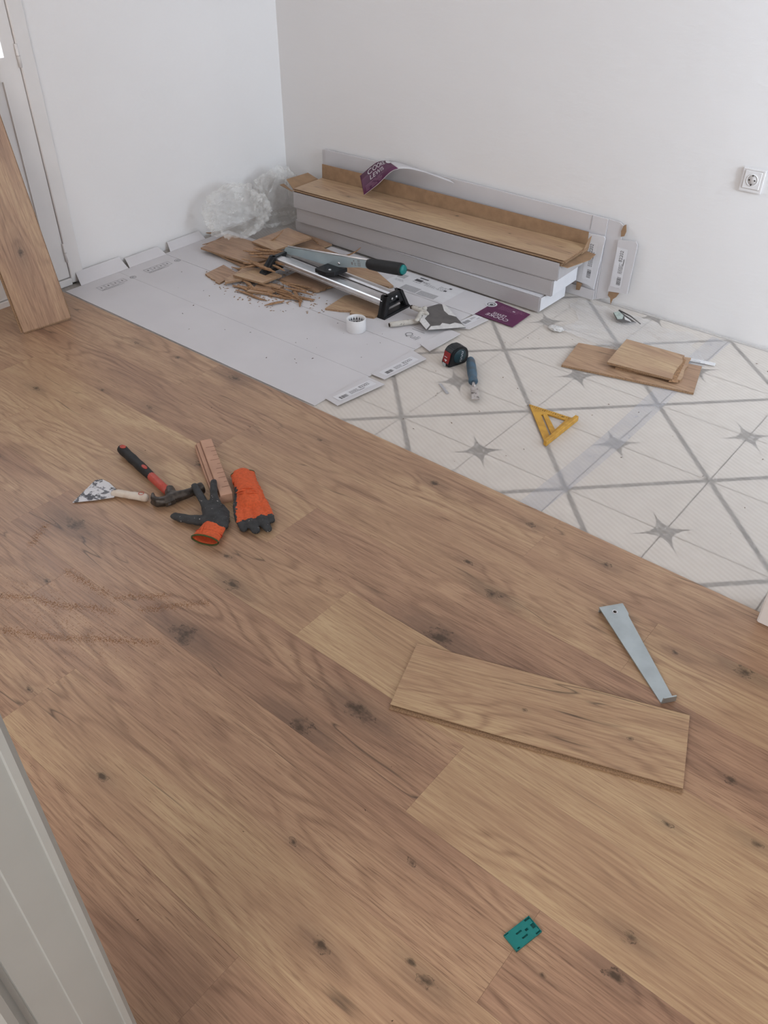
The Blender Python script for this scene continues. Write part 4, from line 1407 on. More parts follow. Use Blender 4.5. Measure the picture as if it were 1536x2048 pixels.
lines = [[(-1.70, 0.53), (-1.61, 0.595), (-1.528, 0.625), (-1.468, 0.668), (-1.408, 0.696)], [(-1.369, 0.739), (-1.323, 0.793), (-1.259, 0.864)], [(-1.63, 0.707), (-1.535, 0.715), (-1.472, 0.721)],
         [(-1.776, 0.699), (-1.806, 0.740), (-1.828, 0.785)], [(-1.57, 0.489), (-1.456, 0.55), (-1.363, 0.621), (-1.25, 0.70)], [(-1.352, 0.816), (-1.451, 0.727)]]
pts = []
rnd = random.Random(9)
for ln in lines:
    for a, b in zip(ln, ln[1:]):
        L = math.hypot(a[0] - b[0], a[1] - b[1])
        for i in range(int(L * 4500)):
            t = rnd.random()
            pts.append((a[0] + (b[0] - a[0]) * t + rnd.gauss(0, 0.007), a[1] + (b[1] - a[1]) * t + rnd.gauss(0, 0.007), 0.0002))
for i in range(1700):
    pts.append((rnd.gauss(-1.52, 0.16), rnd.gauss(0.60, 0.055), 0.0002))
pts = [p for p in pts if p[0] > -1.95]
o = scatter('sawdust', pts, 'sawdust', 0.0006, 0.0017, 4, 0.25)
tag(o, 'streaks of orange brown sawdust on the planks at the left edge', 'sawdust')
rnd = random.Random(12)
pts = [(rnd.uniform(-2.3, -0.1), rnd.uniform(0.2, 1.6), 0.0003) for i in range(80)]
pts = [p for p in pts if not (-0.82 < p[0] < -0.13 and 0.87 < p[1] < 1.31) and not (-1.9 < p[0] < -1.3 and 0.87 < p[1] < 1.36) and not (-0.54 < p[0] < -0.23 and 1.2 < p[1] < 1.5)]
o = scatter('plank_specks', pts, 'dirt', 0.001, 0.0028, 12)
tag(o, 'tiny dark specks scattered over the laid oak planks', 'crumbs')

# ================================================================== LAMINATE CUTTER
cu = thing('laminate_cutter', 'hand lever laminate cutter with aluminium rail and black feet on the scrap pile', 'cutter', (0, 0, 0))
# end points of the rail (left, right)
Lx, Rx = -2.575, -1.955
yL0, yR0 = 2.372, 2.352          # near edge of the rail at each end
RW = 0.105


def rail_frame():
    xd = Vector((Rx - Lx, yR0 - yL0, -0.010)).normalized()
    return frame((Lx, yL0, 0.048), xd, (0, 1, 0))


RF = rail_frame()
RL = (Vector((Rx, yR0, 0)) - Vector((Lx, yL0, 0))).length


def extr(name, prof, x0, x1, mat, parent, mtx, bv=0.0):
    """profile in (y, z) extruded along local x"""
    bm = bmesh.new()
    a = [bm.verts.new((x0, y, z)) for y, z in prof]
    b = [bm.verts.new((x1, y, z)) for y, z in prof]
    n = len(prof)
    bm.faces.new(a[::-1])
    bm.faces.new(b)
    for i in range(n):
        j = (i + 1) % n
        bm.faces.new((a[i], a[j], b[j], b[i]))
    bmesh.ops.recalc_face_normals(bm, faces=bm.faces)
    bevel(bm, bv)
    bmesh.ops.transform(bm, matrix=mtx, verts=bm.verts)
    return finish(name, bm, mat, parent)


extr('rail', [(0, 0), (0, 0.022), (0.004, 0.026), (0.034, 0.026), (0.036, 0.019), (0.050, 0.019), (0.052, 0.014), (0.060, 0.014), (0.062, 0.019), (0.086, 0.019), (0.088, 0.028), (0.096, 0.028), (0.100, 0.022), (0.100, 0)], 0.0, RL, 'alu', cu, RF)
extr('rail_slot', [(0.0605, 0.0192), (0.067, 0.0192), (0.067, 0.020), (0.0605, 0.020)], 0.05, RL - 0.02, 'hole', cu, RF)
extr('rail_lip', [(-0.003, 0.003), (0.0, 0.003), (0.0, 0.009), (-0.003, 0.009)], 0.0, RL, 'alu_dull', cu, RF)


def foot(x, y0, y1, ztop, zbase, sgn, ytop0, ytop1):
    """trapezoid end bracket with two slots; sgn = outward x direction"""
    t = 0.016
    m = frame((x, 0, 0), (0, 1, 0), (0, 0, 1))       # local x = world y, local y = world z, local z = world x
    outer = [(y0, zbase), (y0 + 0.022, zbase), (y1 - 0.022, zbase), (y1, zbase), (ytop1, ztop), (ytop0, ztop)]
    yc = (y0 + y1) / 2
    zz = zbase
    hgt = ztop - zbase
    h1 = [(y0 + 0.026, zz + 0.010), (y1 - 0.026, zz + 0.010), (y1 - 0.043, zz + hgt * 0.44), (y0 + 0.040, zz + hgt * 0.44)]
    h2 = [(ytop0 + 0.016, zz + hgt * 0.53), (ytop1 - 0.016, zz + hgt * 0.53), (ytop1 - 0.020, zz + hgt * 0.68), (ytop0 + 0.020, zz + hgt * 0.68)]
    f = prism('foot', outer, -t / 2, t / 2, 'black_plastic', cu, 0.0, holes=[h1, h2], rot=m)
    # flared ribs along both slanted sides
    for (ya, yb) in ((y0, ytop0), (y1, ytop1)):
        s_ = 1 if ya == y0 else -1
        pts = [(ya, zbase), (ya + s_ * 0.018, zbase), (yb + s_ * 0.013, ztop), (yb, ztop)]
        prism('foot_rib', pts, -0.020, 0.012, 'black_plastic', f, 0.0, rot=m)
    pts = [(y0, zbase), (y1, zbase), (y1 - 0.004, zbase + 0.008), (y0 + 0.004, zbase + 0.008)]
    prism('foot_base', pts, -0.020, 0.016, 'black_plastic', f, 0.0, rot=m)
    return f


fR = foot(-1.944, 2.335, 2.500, 0.080, zb + 0.0003, 1, 2.358, 2.452)
fL = foot(-2.562, 2.298, 2.500, 0.080, 0.023, -1, 2.364, 2.466)
for yy in (2.392, 2.418):
    lathe('screw', [(0.0, 0.0), (0.0052, 0.0), (0.0044, 0.002), (0.0, 0.003)], 'alu', fR, 12, Matrix.Translation((-1.936, yy, 0.062)) @ Matrix.Rotation(R(90), 4, 'Y'))
# lever: vertical steel plate with folded edge, pivoting at the left end
yL = 2.440
pl = [(-2.585, 0.056), (-2.560, 0.098), (-2.540, 0.106), (-2.085, 0.162), (-2.085, 0.128), (-2.14, 0.120), (-2.215, 0.100), (-2.30, 0.082), (-2.36, 0.078), (-2.50, 0.074)]
ml = frame((0, yL, 0), (1, 0, 0), (0, 0, 1))
plate = prism('lever_plate', pl, -0.0018, 0.0018, 'steel_plate', cu, rot=ml)
tube('folded_edge', [(-2.545, yL, 0.106), (-2.085, yL, 0.163)], 0.0036, 'alu', plate, 8)
bladept = [(-2.572, 0.070), (-2.50, 0.077), (-2.36, 0.081), (-2.30, 0.083), (-2.30, 0.060), (-2.57, 0.060)]
prism('blade', bladept, 0.002, 0.0045, 'alu_dull', cu, rot=ml)
mtx_t = frame((-2.185, yL - 0.0022, 0.118), (1, 0, 0.125), (0, 0, 1))
strips('stamped_print', [(0, 0.002, 0.008, 0.013), (0.012, 0.016, 0.018, 0.022), (0.034, 0.020, 0.047, 0.024)] + typed(0.016, 0.0, 0.012, 0.014, 3, 2) + typed(0.034, 0.0, 0.018, 0.018, 4, 5), 0.0, 'ink_soft', plate, mtx_t)
# pivot/guide block sitting on the rail
gb = prism('guide_block', [(-2.322, 2.366), (-2.262, 2.366), (-2.232, 2.388), (-2.222, 2.455), (-2.298, 2.455), (-2.318, 2.44)], 0.0745, 0.0915, 'black_plastic', cu, 0.002)
lathe('bolt', [(0.0, 0.0), (0.006, 0.0), (0.006, 0.003), (0.0, 0.0045)], 'alu', cu, 12, Matrix.Translation((-2.262, 2.392, 0.0915)))
lathe('bolt', [(0.0, 0.0), (0.006, 0.0), (0.006, 0.003), (0.0, 0.0045)], 'alu', cu, 12, Matrix.Translation((-2.252, yL - 0.002, 0.108)) @ Matrix.Rotation(R(90), 4, 'X'))
hd = tube('handle', [(-2.098, yL, 0.146), (-2.085, yL, 0.147), (-2.05, yL, 0.151), (-1.99, yL, 0.159), (-1.935, yL, 0.166), (-1.925, yL, 0.167)], [0.017, 0.021, 0.0225, 0.0235, 0.0235, 0.0215], 'dark_rubber', cu, 14, 1.05)
tube('handle_cap', [(-1.9255, yL, 0.167), (-1.917, yL, 0.168)], [0.0195, 0.0165], 'teal', hd, 14, 1.05)

# ================================================================== TAPE ROLL
tr_ = thing('tape_roll', 'white tape roll standing flat on the carton, triangle print inside', 'tape', (-1.957, 2.203, zb))
lathe('roll', [(0.0315, 0.001), (0.0325, 0.0), (0.0365, 0.0), (0.0372, 0.001), (0.0372, 0.047), (0.0365, 0.048), (0.0325, 0.048), (0.0315, 0.047), (0.0315, 0.001)], 'white_plastic', tr_, 40)
bm = bmesh.new()
for rowz in (0.010, 0.026):
    for k in range(18):
        a0 = 2 * math.pi * k / 18
        a1 = a0 + 2 * math.pi / 18 * 0.75
        am = (a0 + a1) / 2
        rr = 0.0312
        bm.faces.new([bm.verts.new((rr * math.cos(a), rr * math.sin(a), z)) for a, z in ((a0, rowz + 0.002), (a1, rowz + 0.002), (am, rowz + 0.015))])
finish('triangle_print', bm, 'ink', tr_)

# ================================================================== TAPE MEASURE
tm_ = thing('tape_measure', 'black and red tape measure standing upright on the underlay', 'tape measure', (-1.520, 2.236, FZ), 0)
# body lies on its lower edge: D shaped side profile, thickness along local y
ax = Vector((0.30, 0.95, 0)).normalized()        # long direction of the case, on the floor
wd = Vector((0.95, -0.30, 0)).normalized()       # thickness direction (towards the labelled side)
mb = frame((0, 0, 0), ax, (0, 0, 1))             # local x = length, y = up, z = thickness
pr = [(-0.040, 0.0), (0.030, 0.0), (0.040, 0.008), (0.044, 0.024), (0.042, 0.042), (0.034, 0.058), (0.018, 0.067), (-0.004, 0.069), (-0.022, 0.064), (-0.033, 0.052), (-0.037, 0.030), (-0.043, 0.014), (-0.044, 0.004)]
prism('case', pr, -0.022, 0.022, 'black_plastic', tm_, 0.004, rot=mb, seg=2)
prism('red_front', [(-0.0440, 0.012), (-0.0365, 0.014), (-0.0300, 0.050), (-0.0345, 0.052)], -0.017, 0.017, 'red_plastic', tm_, 0.001, rot=mb)
strips('arrow_mark', [(0.004, 0.0, 0.010, 0.004), (0.000, 0.004, 0.014, 0.008), (0.0, 0.016, 0.016, 0.018)], 0.0, 'white_ink', tm_, mb @ frame((-0.0434, 0.018, 0.008), (0.0, 0, -1), (0.10, 1, 0)))
side = mb @ Matrix.Translation((0.004, 0.034, 0.0222))
lb_ = lathe('side_label', [(0.0, 0.0), (0.027, 0.0), (0.0255, 0.0012), (0.0, 0.0015)], 'teal_label', tm_, 28, side)
strips('lettering', [(0.006 * k, 0.0, 0.006 * k + 0.0014, 0.0075) for k in range(7)] + [(0.006 * k + 0.002, 0.0 if k % 2 else 0.0062, 0.006 * k + 0.0042, 0.0015 if k % 2 else 0.0075) for k in range(7)], 0.0, 'white_ink', lb_, side @ Matrix.Translation((0.006, -0.021, 0.0018)) @ Matrix.Rotation(R(78), 4, 'Z'))
prism('belt_clip', [(-0.020, 0.012), (0.022, 0.012), (0.022, 0.050), (-0.020, 0.050)], -0.0255, -0.0225, 'alu_dull', tm_, 0.0008, rot=mb)
box('hook', (-0.047 * ax.x, -0.047 * ax.y, 0.007), (0.004, 0.016, 0.012), 'zinc', tm_, 0.0005, rot=Matrix.Rotation(math.atan2(ax.y, ax.x), 3, 'Z'))

# ================================================================== CHISEL / SCREWDRIVER
ch = thing('wood_chisel', 'short wood chisel with blue plastic handle lying on the underlay', 'chisel', (0, 0, FZ))
c0, c1 = Vector((-1.472, 2.262, 0.0190)), Vector((-1.306, 2.056, 0.0115))
dr = (c1 - c0)


def along(t, dz=0.0):
    q = c0 + dr * t
    return (q.x, q.y, q.z + dz)


tube('handle', [along(0.0), along(0.01), along(0.06), along(0.2), along(0.38), along(0.50), along(0.56), along(0.575)], [0.008, 0.0130, 0.0155, 0.0172, 0.0172, 0.0145, 0.0168, 0.0140], 'blue_grip', ch, 14)
tube('ferrule', [along(0.565), along(0.60), along(0.66), along(0.70)], [0.0065, 0.006, 0.006, 0.0055], 'chrome', ch, 12)
mc = frame(along(0.69), dr.normalized(), Vector((0, 0, 1)).cross(dr).normalized())
bl = bm_prism([(0, -0.005), (0.016, -0.0125), (0.080, -0.0125), (0.080, 0.0125), (0.016, 0.0125), (0, 0.005)], lambda x, y: -0.002, lambda x, y: 0.003 - max(0, x - 0.07) * 0.2)
bmesh.ops.transform(bl, matrix=mc, verts=bl.verts)
finish('blade', bl, 'chrome', ch)

# thin sliver next to the chisel
o = box('plastic_sliver', (-1.440, 2.062, FZ + 0.0012), (0.070, 0.010, 0.0015), 'print_grey', None, 0.0003, rot=Matrix.Rotation(R(-32), 3, 'Z'))
tag(o, 'thin grey sliver on the underlay left of the chisel blade', 'sliver')

# ================================================================== SPEED SQUARE
sq = thing('speed_square', 'yellow triangular speed square lying on the underlay', 'square', (0, 0, FZ))
A_, B_, C_ = (-1.160, 2.155), (-0.994, 2.172), (-0.996, 1.986)
hole = [(-1.093, 2.157), (-1.018, 2.143), (-1.012, 2.078)]
hole = [(-1.083, 2.140), (-1.018, 2.147), (-1.016, 2.076)]
slot = [(-1.096, 2.124), (-1.092, 2.129), (-1.006, 2.040), (-1.011, 2.034)]
prism('plate', [A_, B_, C_][::-1], 0.0008, 0.0052, 'yellow', sq, 0.0, holes=[hole, slot])
prism('fence', [(-1.001, 2.176), (-0.988, 2.174), (-0.990, 1.980), (-1.003, 1.984)], 0.0002, 0.018, 'yellow', sq, 0.0012)
rnd = random.Random(4)
marks = []
for k in range(22):
    t = k / 22
    x = A_[0] + (B_[0] - A_[0]) * t
    y = A_[1] + (B_[1] - A_[1]) * t - 0.005
    if x < -1.01:
        marks.append((x, y - 0.006 - (0.004 if k % 4 == 0 else 0), x + 0.0012, y))
for k in range(8):
    x, y = rnd.uniform(-1.12, -1.03), rnd.uniform(2.146, 2.158)
    if x > -1.13:
        s_ = rnd.uniform(0.002, 0.005)
        marks.append((x, y, x + s_, y + s_ * 0.7))
strips('scale_marks', marks, 0.0054, 'dirt', sq)

# ================================================================== PLASTERING KNIVES ON THE CARTON
pk = thing('filling_knife', 'plaster-caked filling knife with wide grey blade lying on the carton, on the second knife', 'scraper', (0, 0, 0))
zk = zb + 0.021
blp = [(-1.842, 2.480), (-1.825, 2.545), (-1.800, 2.560), (-1.640, 2.472), (-1.735, 2.345), (-1.790, 2.380)]
zfun = lambda x, y: zk - 0.012 + 0.016 * (-(x + 1.66) / 0.18)
prism('blade', blp, lambda x, y: zfun(x, y) - 0.001, lambda x, y: zfun(x, y) + 0.001, 'putty_steel', pk)
for pts in ([(-1.812, 2.552), (-1.800, 2.558), (-1.715, 2.512), (-1.745, 2.503), (-1.775, 2.515)], [(-1.642, 2.472), (-1.662, 2.445), (-1.728, 2.352), (-1.736, 2.380), (-1.716, 2.41), (-1.722, 2.432), (-1.695, 2.445), (-1.69, 2.47), (-1.664, 2.480)],
            [(-1.79, 2.378), (-1.735, 2.348), (-1.745, 2.385), (-1.79, 2.41), (-1.80, 2.45), (-1.83, 2.47)]):
    prism('plaster_crust', pts, lambda x, y: zfun(x, y) + 0.0012, lambda x, y: zfun(x, y) + 0.0026, 'plaster_white', pk)
fused('grip', [[(-1.872, 2.448, zk + 0.008, 0.012), (-1.845, 2.448, zk + 0.008, 0.0125), (-1.825, 2.448, zk + 0.006, 0.013)],
               [(-1.800, 2.375, zk + 0.004, 0.009), (-1.818, 2.42, zk + 0.006, 0.011), (-1.838, 2.475, zk + 0.007, 0.010)],
               [(-1.825, 2.448, zk + 0.006, 0.013), (-1.80, 2.44, zk + 0.006, 0.008)]], 0.003, 'plaster_grip', pk, 0.75, 2, None, 0.002, 90)
lathe('grip_end', [(0, 0), (0.0085, 0), (0.007, 0.003), (0.0, 0.0035)], 'dirt', pk, 12, Matrix.Translation((-1.883, 2.447, zk + 0.008)) @ Matrix.Rotation(R(-90), 4, 'Y'))
pk2 = thing('filling_knife', 'second filling knife with dirty round white handle, under the wide one', 'scraper', (0, 0, 0))
fused('grip', [[(-1.868, 2.305, zb + 0.012, 0.0105), (-1.840, 2.345, zb + 0.013, 0.0115), (-1.815, 2.385, zb + 0.011, 0.010), (-1.80, 2.41, zb + 0.008, 0.007)]], 0.003, 'plaster_grip', pk2, 1.0, 2, None, 0.0018, 90)
prism('blade', [(-1.806, 2.404), (-1.795, 2.396), (-1.715, 2.44), (-1.76, 2.51)], zb + 0.0025, zb + 0.004, 'putty_steel', pk2)
lathe('grip_end', [(0, 0), (0.008, 0), (0.007, 0.002), (0, 0.0025)], 'dirt', pk2, 12, frame((-1.8735, 2.297, zb + 0.011), (0, 0, 1), (0.5, -0.3, 0)))

# ================================================================== CLEAR FILM


def crumple(name, c, rad, sx, sy, sz, mat, parent=None, seed=0.0, sub=5):
    bm = bmesh.new()
    bmesh.ops.create_icosphere(bm, subdivisions=sub, radius=1)
    for v in bm.verts:
        d = v.co.normalized()
        n = 0.0
        for k, (f, a) in enumerate(((1.6, 0.30), (3.4, 0.20), (7.5, 0.13), (15, 0.06))):
            n += (0.5 - abs(noise.noise(d * f + Vector((seed + k * 7, seed, k))))) * a * 2
        r = rad * (0.72 + n * 0.75)
        v.co = Vector((d.x * r * sx, d.y * r * sy, d.z * r * sz)) + Vector(c)
    return finish(name, bm, mat, parent)


fb = crumple('film_ball', (-2.985, 2.555, 0.125), 0.105, 1.15, 1.5, 1.05, 'film', seed=1.3)
for v in fb.data.vertices:
    v.co.z = max(v.co.z, 0.036)
    v.co.x = max(v.co.x, XL + 0.01)
    v.co.y = min(v.co.y, 2.70)
tag(fb, 'ball of crumpled clear plastic film resting on the left of the scrap pile', 'plastic film')
fb2 = crumple('film_ball', (-3.00, 2.84, 0.105), 0.115, 0.95, 1.15, 1.15, 'film', seed=6.1)
for v in fb2.data.vertices:
    v.co.z = max(v.co.z, FZ + 0.003)
    v.co.x = min(max(v.co.x, XL + 0.01), -2.955)
    v.co.y = max(min(v.co.y, YB - 0.02), 2.706)
tag(fb2, 'crumpled clear film stuffed in the corner at the left end of the boxes', 'plastic film')

bm = bmesh.new()
N = 40
g = []
for j in range(N + 1):
    r_ = []
    for i in range(N + 1):
        u, v = i / N, j / N
        x = -1.40 + 0.52 * u + 0.05 * math.sin(v * 5) + 0.03 * noise.noise((v * 6, 3, 1))
        y = 2.68 + 0.30 * v + 0.10 * (u - 0.5) * -0.2 + 0.03 * noise.noise((u * 6, 8, 1))
        y = max(y, 2.672 + 0.283 * (x + 1.25))
        z = FZ + 0.0025 + 0.016 * max(0, 0.5 - abs(noise.noise((u * 5, v * 5, 2.2))) * 2.2) + 0.006 * max(0, noise.noise((u * 14, v * 14, 9)))
        r_.append(bm.verts.new((x, min(y, YB - 0.015), z)))
    g.append(r_)
for j in range(N):
    for i in range(N):
        bm.faces.new((g[j][i], g[j][i + 1], g[j + 1][i + 1], g[j + 1][i]))
o = finish('film_sheet', bm, 'film_thin', smooth=False)
tag(o, 'crinkled sheet of clear film on the underlay behind the small offcut stack', 'plastic film')

# small metal scraper poking from the film near the wall
ps = thing('small_scraper', 'small greenish white scraper poking out of the clear film near the wall', 'scraper', (0, 0, 0))
prism('blade', [(-1.262, 2.930), (-1.248, 2.962), (-1.165, 2.935), (-1.205, 2.895), (-1.228, 2.895)], lambda x, y: 0.010 + (x + 1.26) * -0.13, lambda x, y: 0.0118 + (x + 1.26) * -0.13, 'putty_steel', ps)
prism('plaster_crust', [(-1.262, 2.932), (-1.250, 2.955), (-1.222, 2.940), (-1.215, 2.915), (-1.228, 2.898)], lambda x, y: 0.012 + (x + 1.26) * -0.13, lambda x, y: 0.0146 + (x + 1.26) * -0.13, 'pale_green', ps)
prism('plaster_crust', [(-1.218, 2.938), (-1.190, 2.930), (-1.180, 2.922), (-1.206, 2.918)], lambda x, y: 0.012 + (x + 1.26) * -0.13, lambda x, y: 0.0138 + (x + 1.26) * -0.13, 'plaster_white', ps)
tube('spine', [(-1.255, 2.962, 0.014), (-1.20, 2.952, 0.010), (-1.145, 2.930, 0.002)], [0.003, 0.0025, 0.0018], 'putty_steel', ps, 6)

# white crumpled scrap and a flat white strip
o = crumple('paper_scrap', (-1.375, 2.690, FZ + 0.008), 0.024, 1.2, 0.8, 0.35, 'plaster_white', seed=3.3, sub=3)
for v in o.data.vertices:
    v.co.z = max(v.co.z, FZ + 0.0012)
tag(o, 'small crumpled white scrap on the underlay in front of the box stack', 'scrap')
o = box('plastic_strip', (-0.842, 2.800, FZ + 0.004), (0.092, 0.022, 0.003), 'white_plastic', None, 0.001, rot=Matrix.Rotation(R(14), 3, 'Z'))
tag(o, 'flat white plastic strip just behind the small offcut stack', 'strip')

# ================================================================== WALL SOCKET
so = thing('wall_socket', 'white single wall socket on the back wall at right', 'socket', (-0.908, YB, 0.5555), 0)
my = frame((0, 0, 0), (1, 0, 0), (0, 0, 1))     # local x = x, y = z, z = -y
box('frame', (0, -0.0045, 0), (0.081, 0.009, 0.081), 'socket_white', so, 0.004, 2)
box('insert', (0, -0.0100, 0.002), (0.057, 0.0035, 0.057), 'socket_white', so, 0.0012)
sh = slabs('painted_shadow_gap', [(-0.031, 0.031, -0.0094, -0.0091, -0.029, 0.033)], 'socket_well', so)  # flat darker plate, its colour stands in for shade round the insert
w_ = lathe('well', [(0.0198, 0.0), (0.0198, -0.001), (0.0165, -0.0010), (0.0165, 0.0009), (0.0198, 0.0009), (0.0198, 0.0)], 'socket_white', so, 28, Matrix.Translation((0, -0.0122, 0.002)) @ Matrix.Rotation(R(90), 4, 'X'))
lathe('well_floor', [(0.0, 0.0), (0.0168, 0.0), (0.0168, 0.0004), (0.0, 0.0005)], 'socket_well', so, 28, Matrix.Translation((0, -0.0120, 0.002)) @ Matrix.Rotation(R(90), 4, 'X'))
for dx in (-0.0095, 0.0095):
    lathe('pin_hole', [(0, 0), (0.0026, 0), (0.0026, 0.0004), (0, 0.0005)], 'hole', so, 10, Matrix.Translation((dx, -0.0127, 0.002)) @ Matrix.Rotation(R(90), 4, 'X'))
slabs('earth_clip', [(-0.0022, 0.0022, -0.0135, -0.0125, -0.0155, -0.0105), (-0.0022, 0.0022, -0.0135, -0.0125, 0.0150, 0.0195)], 'hole', so)

# ================================================================== HAMMER
hm = thing('claw_hammer', 'claw hammer with black and red handle lying on the planks', 'hammer', (0, 0, 0))
hz = 0.0175
h0, h1 = Vector((-1.940, 1.118, hz + 0.002)), Vector((-1.672, 1.072, hz))


def hp(t, w=0.0):
    q = h0.lerp(h1, t)
    return (q.x, q.y, q.z)


fused('grip', [[hp(0.0) + (0.0155,), hp(0.03) + (0.0165,), hp(0.14) + (0.0150,), hp(0.24) + (0.0162,), hp(0.33) + (0.0150,), hp(0.42) + (0.0160,), hp(0.52) + (0.0152,), hp(0.645) + (0.0140,)]], 0.0028, 'dark_rubber', hm, 0.95, 2)
tube('sleeve', [hp(0.63), hp(0.66), hp(0.85), hp(1.0)], [0.0128, 0.0128, 0.0125, 0.0120], 'red_sleeve', hm, 14)
q = Vector(hp(0.035))
lathe('hang_hole', [(0, 0), (0.0085, 0), (0.0075, 0.0012), (0.0045, 0.0012), (0.004, 0.0004), (0, 0.0004)], 'red_sleeve', hm, 16, Matrix.Translation((q.x, q.y, q.z + 0.0150)) @ Matrix.Diagonal((1.3, 1, 1, 1)))
q = Vector(hp(0.52))
lathe('grip_inlay', [(0, 0), (0.008, 0), (0.007, 0.0012), (0, 0.0016)], 'red_sleeve', hm, 16, Matrix.Translation((q.x, q.y, q.z + 0.0138)) @ Matrix.Rotation(math.atan2(h1.y - h0.y, h1.x - h0.x), 4, 'Z') @ Matrix.Diagonal((1.8, 0.75, 1, 1)))
hb = fused('head', [[(-1.672, 1.080, hz, 0.0150), (-1.652, 1.068, hz, 0.0175), (-1.637, 1.070, hz, 0.0165)],
                    [(-1.637, 1.068, hz, 0.0165), (-1.624, 1.096, hz, 0.0140), (-1.617, 1.122, hz, 0.0125)],
                    [(-1.638, 1.060, hz, 0.0160), (-1.643, 1.038, hz, 0.0150), (-1.656, 1.024, hz + 0.003, 0.0110), (-1.671, 1.022, hz + 0.007, 0.0080), (-1.683, 1.031, hz + 0.010, 0.0046)],
                    [(-1.643, 1.038, hz, 0.0150), (-1.655, 1.022, hz - 0.004, 0.0110), (-1.671, 1.019, hz - 0.006, 0.0078), (-1.682, 1.028, hz - 0.009, 0.0045)]], 0.0022, 'hammer_steel', hm, 1.0, 2)
tube('face', [(-1.6185, 1.116, hz), (-1.6160, 1.125, hz), (-1.6115, 1.145, hz), (-1.6108, 1.148, hz)], [0.0130, 0.0168, 0.0170, 0.0152], 'hammer_steel', hm, 18)
mh = frame((-1.6395, 1.047, hz), Vector((0.25, 1, 0)), (0, 0, 1))
prism('cheek_plate', [(-0.014, -0.0075), (0.014, -0.0075), (0.014, 0.0075), (-0.014, 0.0075)], 0.0145, 0.0178, 'hammer_steel', hm, 0.001, rot=mh)
text('stamped_mark', '20', 0.009, 'ink_soft', hm, mh @ Matrix.Translation((-0.0085, -0.003, 0.0181)))

# ================================================================== SCRAPER AT LEFT
sc = thing('paint_scraper', 'triangular paint scraper with paint-spattered white handle, lying left of the hammer', 'scraper', (0, 0, 0))
zs = lambda x, y: 0.0015 + max(0, (x + 1.88)) * 0.05
prism('blade', [(-1.851, 0.880), (-1.893, 0.985), (-1.882, 1.000), (-1.850, 1.002), (-1.792, 0.992), (-1.778, 0.966), (-1.810, 0.925)], lambda x, y: zs(x, y), lambda x, y: zs(x, y) + 0.0014, 'scraper_blade', sc)
fused('handle', [[(-1.790, 0.976, 0.0100, 0.0095), (-1.775, 0.984, 0.0125, 0.0118), (-1.745, 0.997, 0.0130, 0.0115), (-1.722, 1.009, 0.0130, 0.0124), (-1.704, 1.016, 0.0130, 0.0128)]], 0.0028, 'scraper_grip', sc, 0.95, 2, None, 0.001, 120)
lathe('hang_ring', [(0.0075, 0), (0.0082, 0.0010), (0.0068, 0.0014), (0.0060, 0.0006), (0.0075, 0.0)], 'red_sleeve', sc, 14, Matrix.Translation((-1.712, 1.013, 0.0253)))

# ================================================================== TAPPING BLOCK
tb = thing('tapping_block', 'pinkish wooden tapping block with hammered dents, between the two gloves', 'block', (0, 0, 0))
e0, e1 = Vector((-1.782, 1.296)), Vector((-1.528, 1.150))
u_ = (e1 - e0).normalized()
mtb = frame((e0.x, e0.y, 0.0004), (u_.x, u_.y, 0), (-u_.y, u_.x, 0))
LB = (e1 - e0).length
extr('block', [(-0.026, 0), (-0.026, 0.016), (-0.021, 0.016), (-0.0195, 0.022), (-0.008, 0.022), (-0.0065, 0.029), (0.027, 0.029), (0.027, 0)], 0, LB, 'block_wood', tb, mtb, 0.0008)
extr('groove', [(-0.0222, 0.0161), (-0.0192, 0.0161), (-0.0192, 0.0175), (-0.0222, 0.0175)], 0.002, LB - 0.002, 'block_dark', tb, mtb)
extr('groove', [(-0.0092, 0.0221), (-0.0062, 0.0221), (-0.0062, 0.024), (-0.0092, 0.024)], 0.002, LB - 0.002, 'block_dark', tb, mtb)
rnd = random.Random(77)
mk = []
for k in range(10):
    x = LB * (0.15 + 0.08 * k)
    mk.append((x, 0.027 - rnd.uniform(0.008, 0.030), x + 0.0018, 0.0265))
strips('dent', mk, 0.0294, 'block_dark', tb, mtb)

# ================================================================== GLOVES


def ring_band(name, pts, r, mat, parent):
    """closed band following 3D points"""
    n = len(pts)
    bm = bmesh.new()
    rings = []
    for i in range(n):
        p = Vector(pts[i])
        d = (Vector(pts[(i + 1) % n]) - Vector(pts[i - 1])).normalized()
        s = d.cross(Vector((0, 0, 1)))
        if s.length < 1e-3:
            s = d.cross(Vector((1, 0, 0)))
        s.normalize()
        u = s.cross(d)
        rings.append([bm.verts.new(p + s * math.cos(a) * r + u * math.sin(a) * r) for a in [2 * math.pi * k / 6 for k in range(6)]])
    for i in range(n):
        a, b = rings[i], rings[(i + 1) % n]
        for k in range(6):
            bm.faces.new((a[k], a[(k + 1) % 6], b[(k + 1) % 6], b[k]))
    bmesh.ops.recalc_face_normals(bm, faces=bm.faces)
    return finish(name, bm, mat, parent, True)


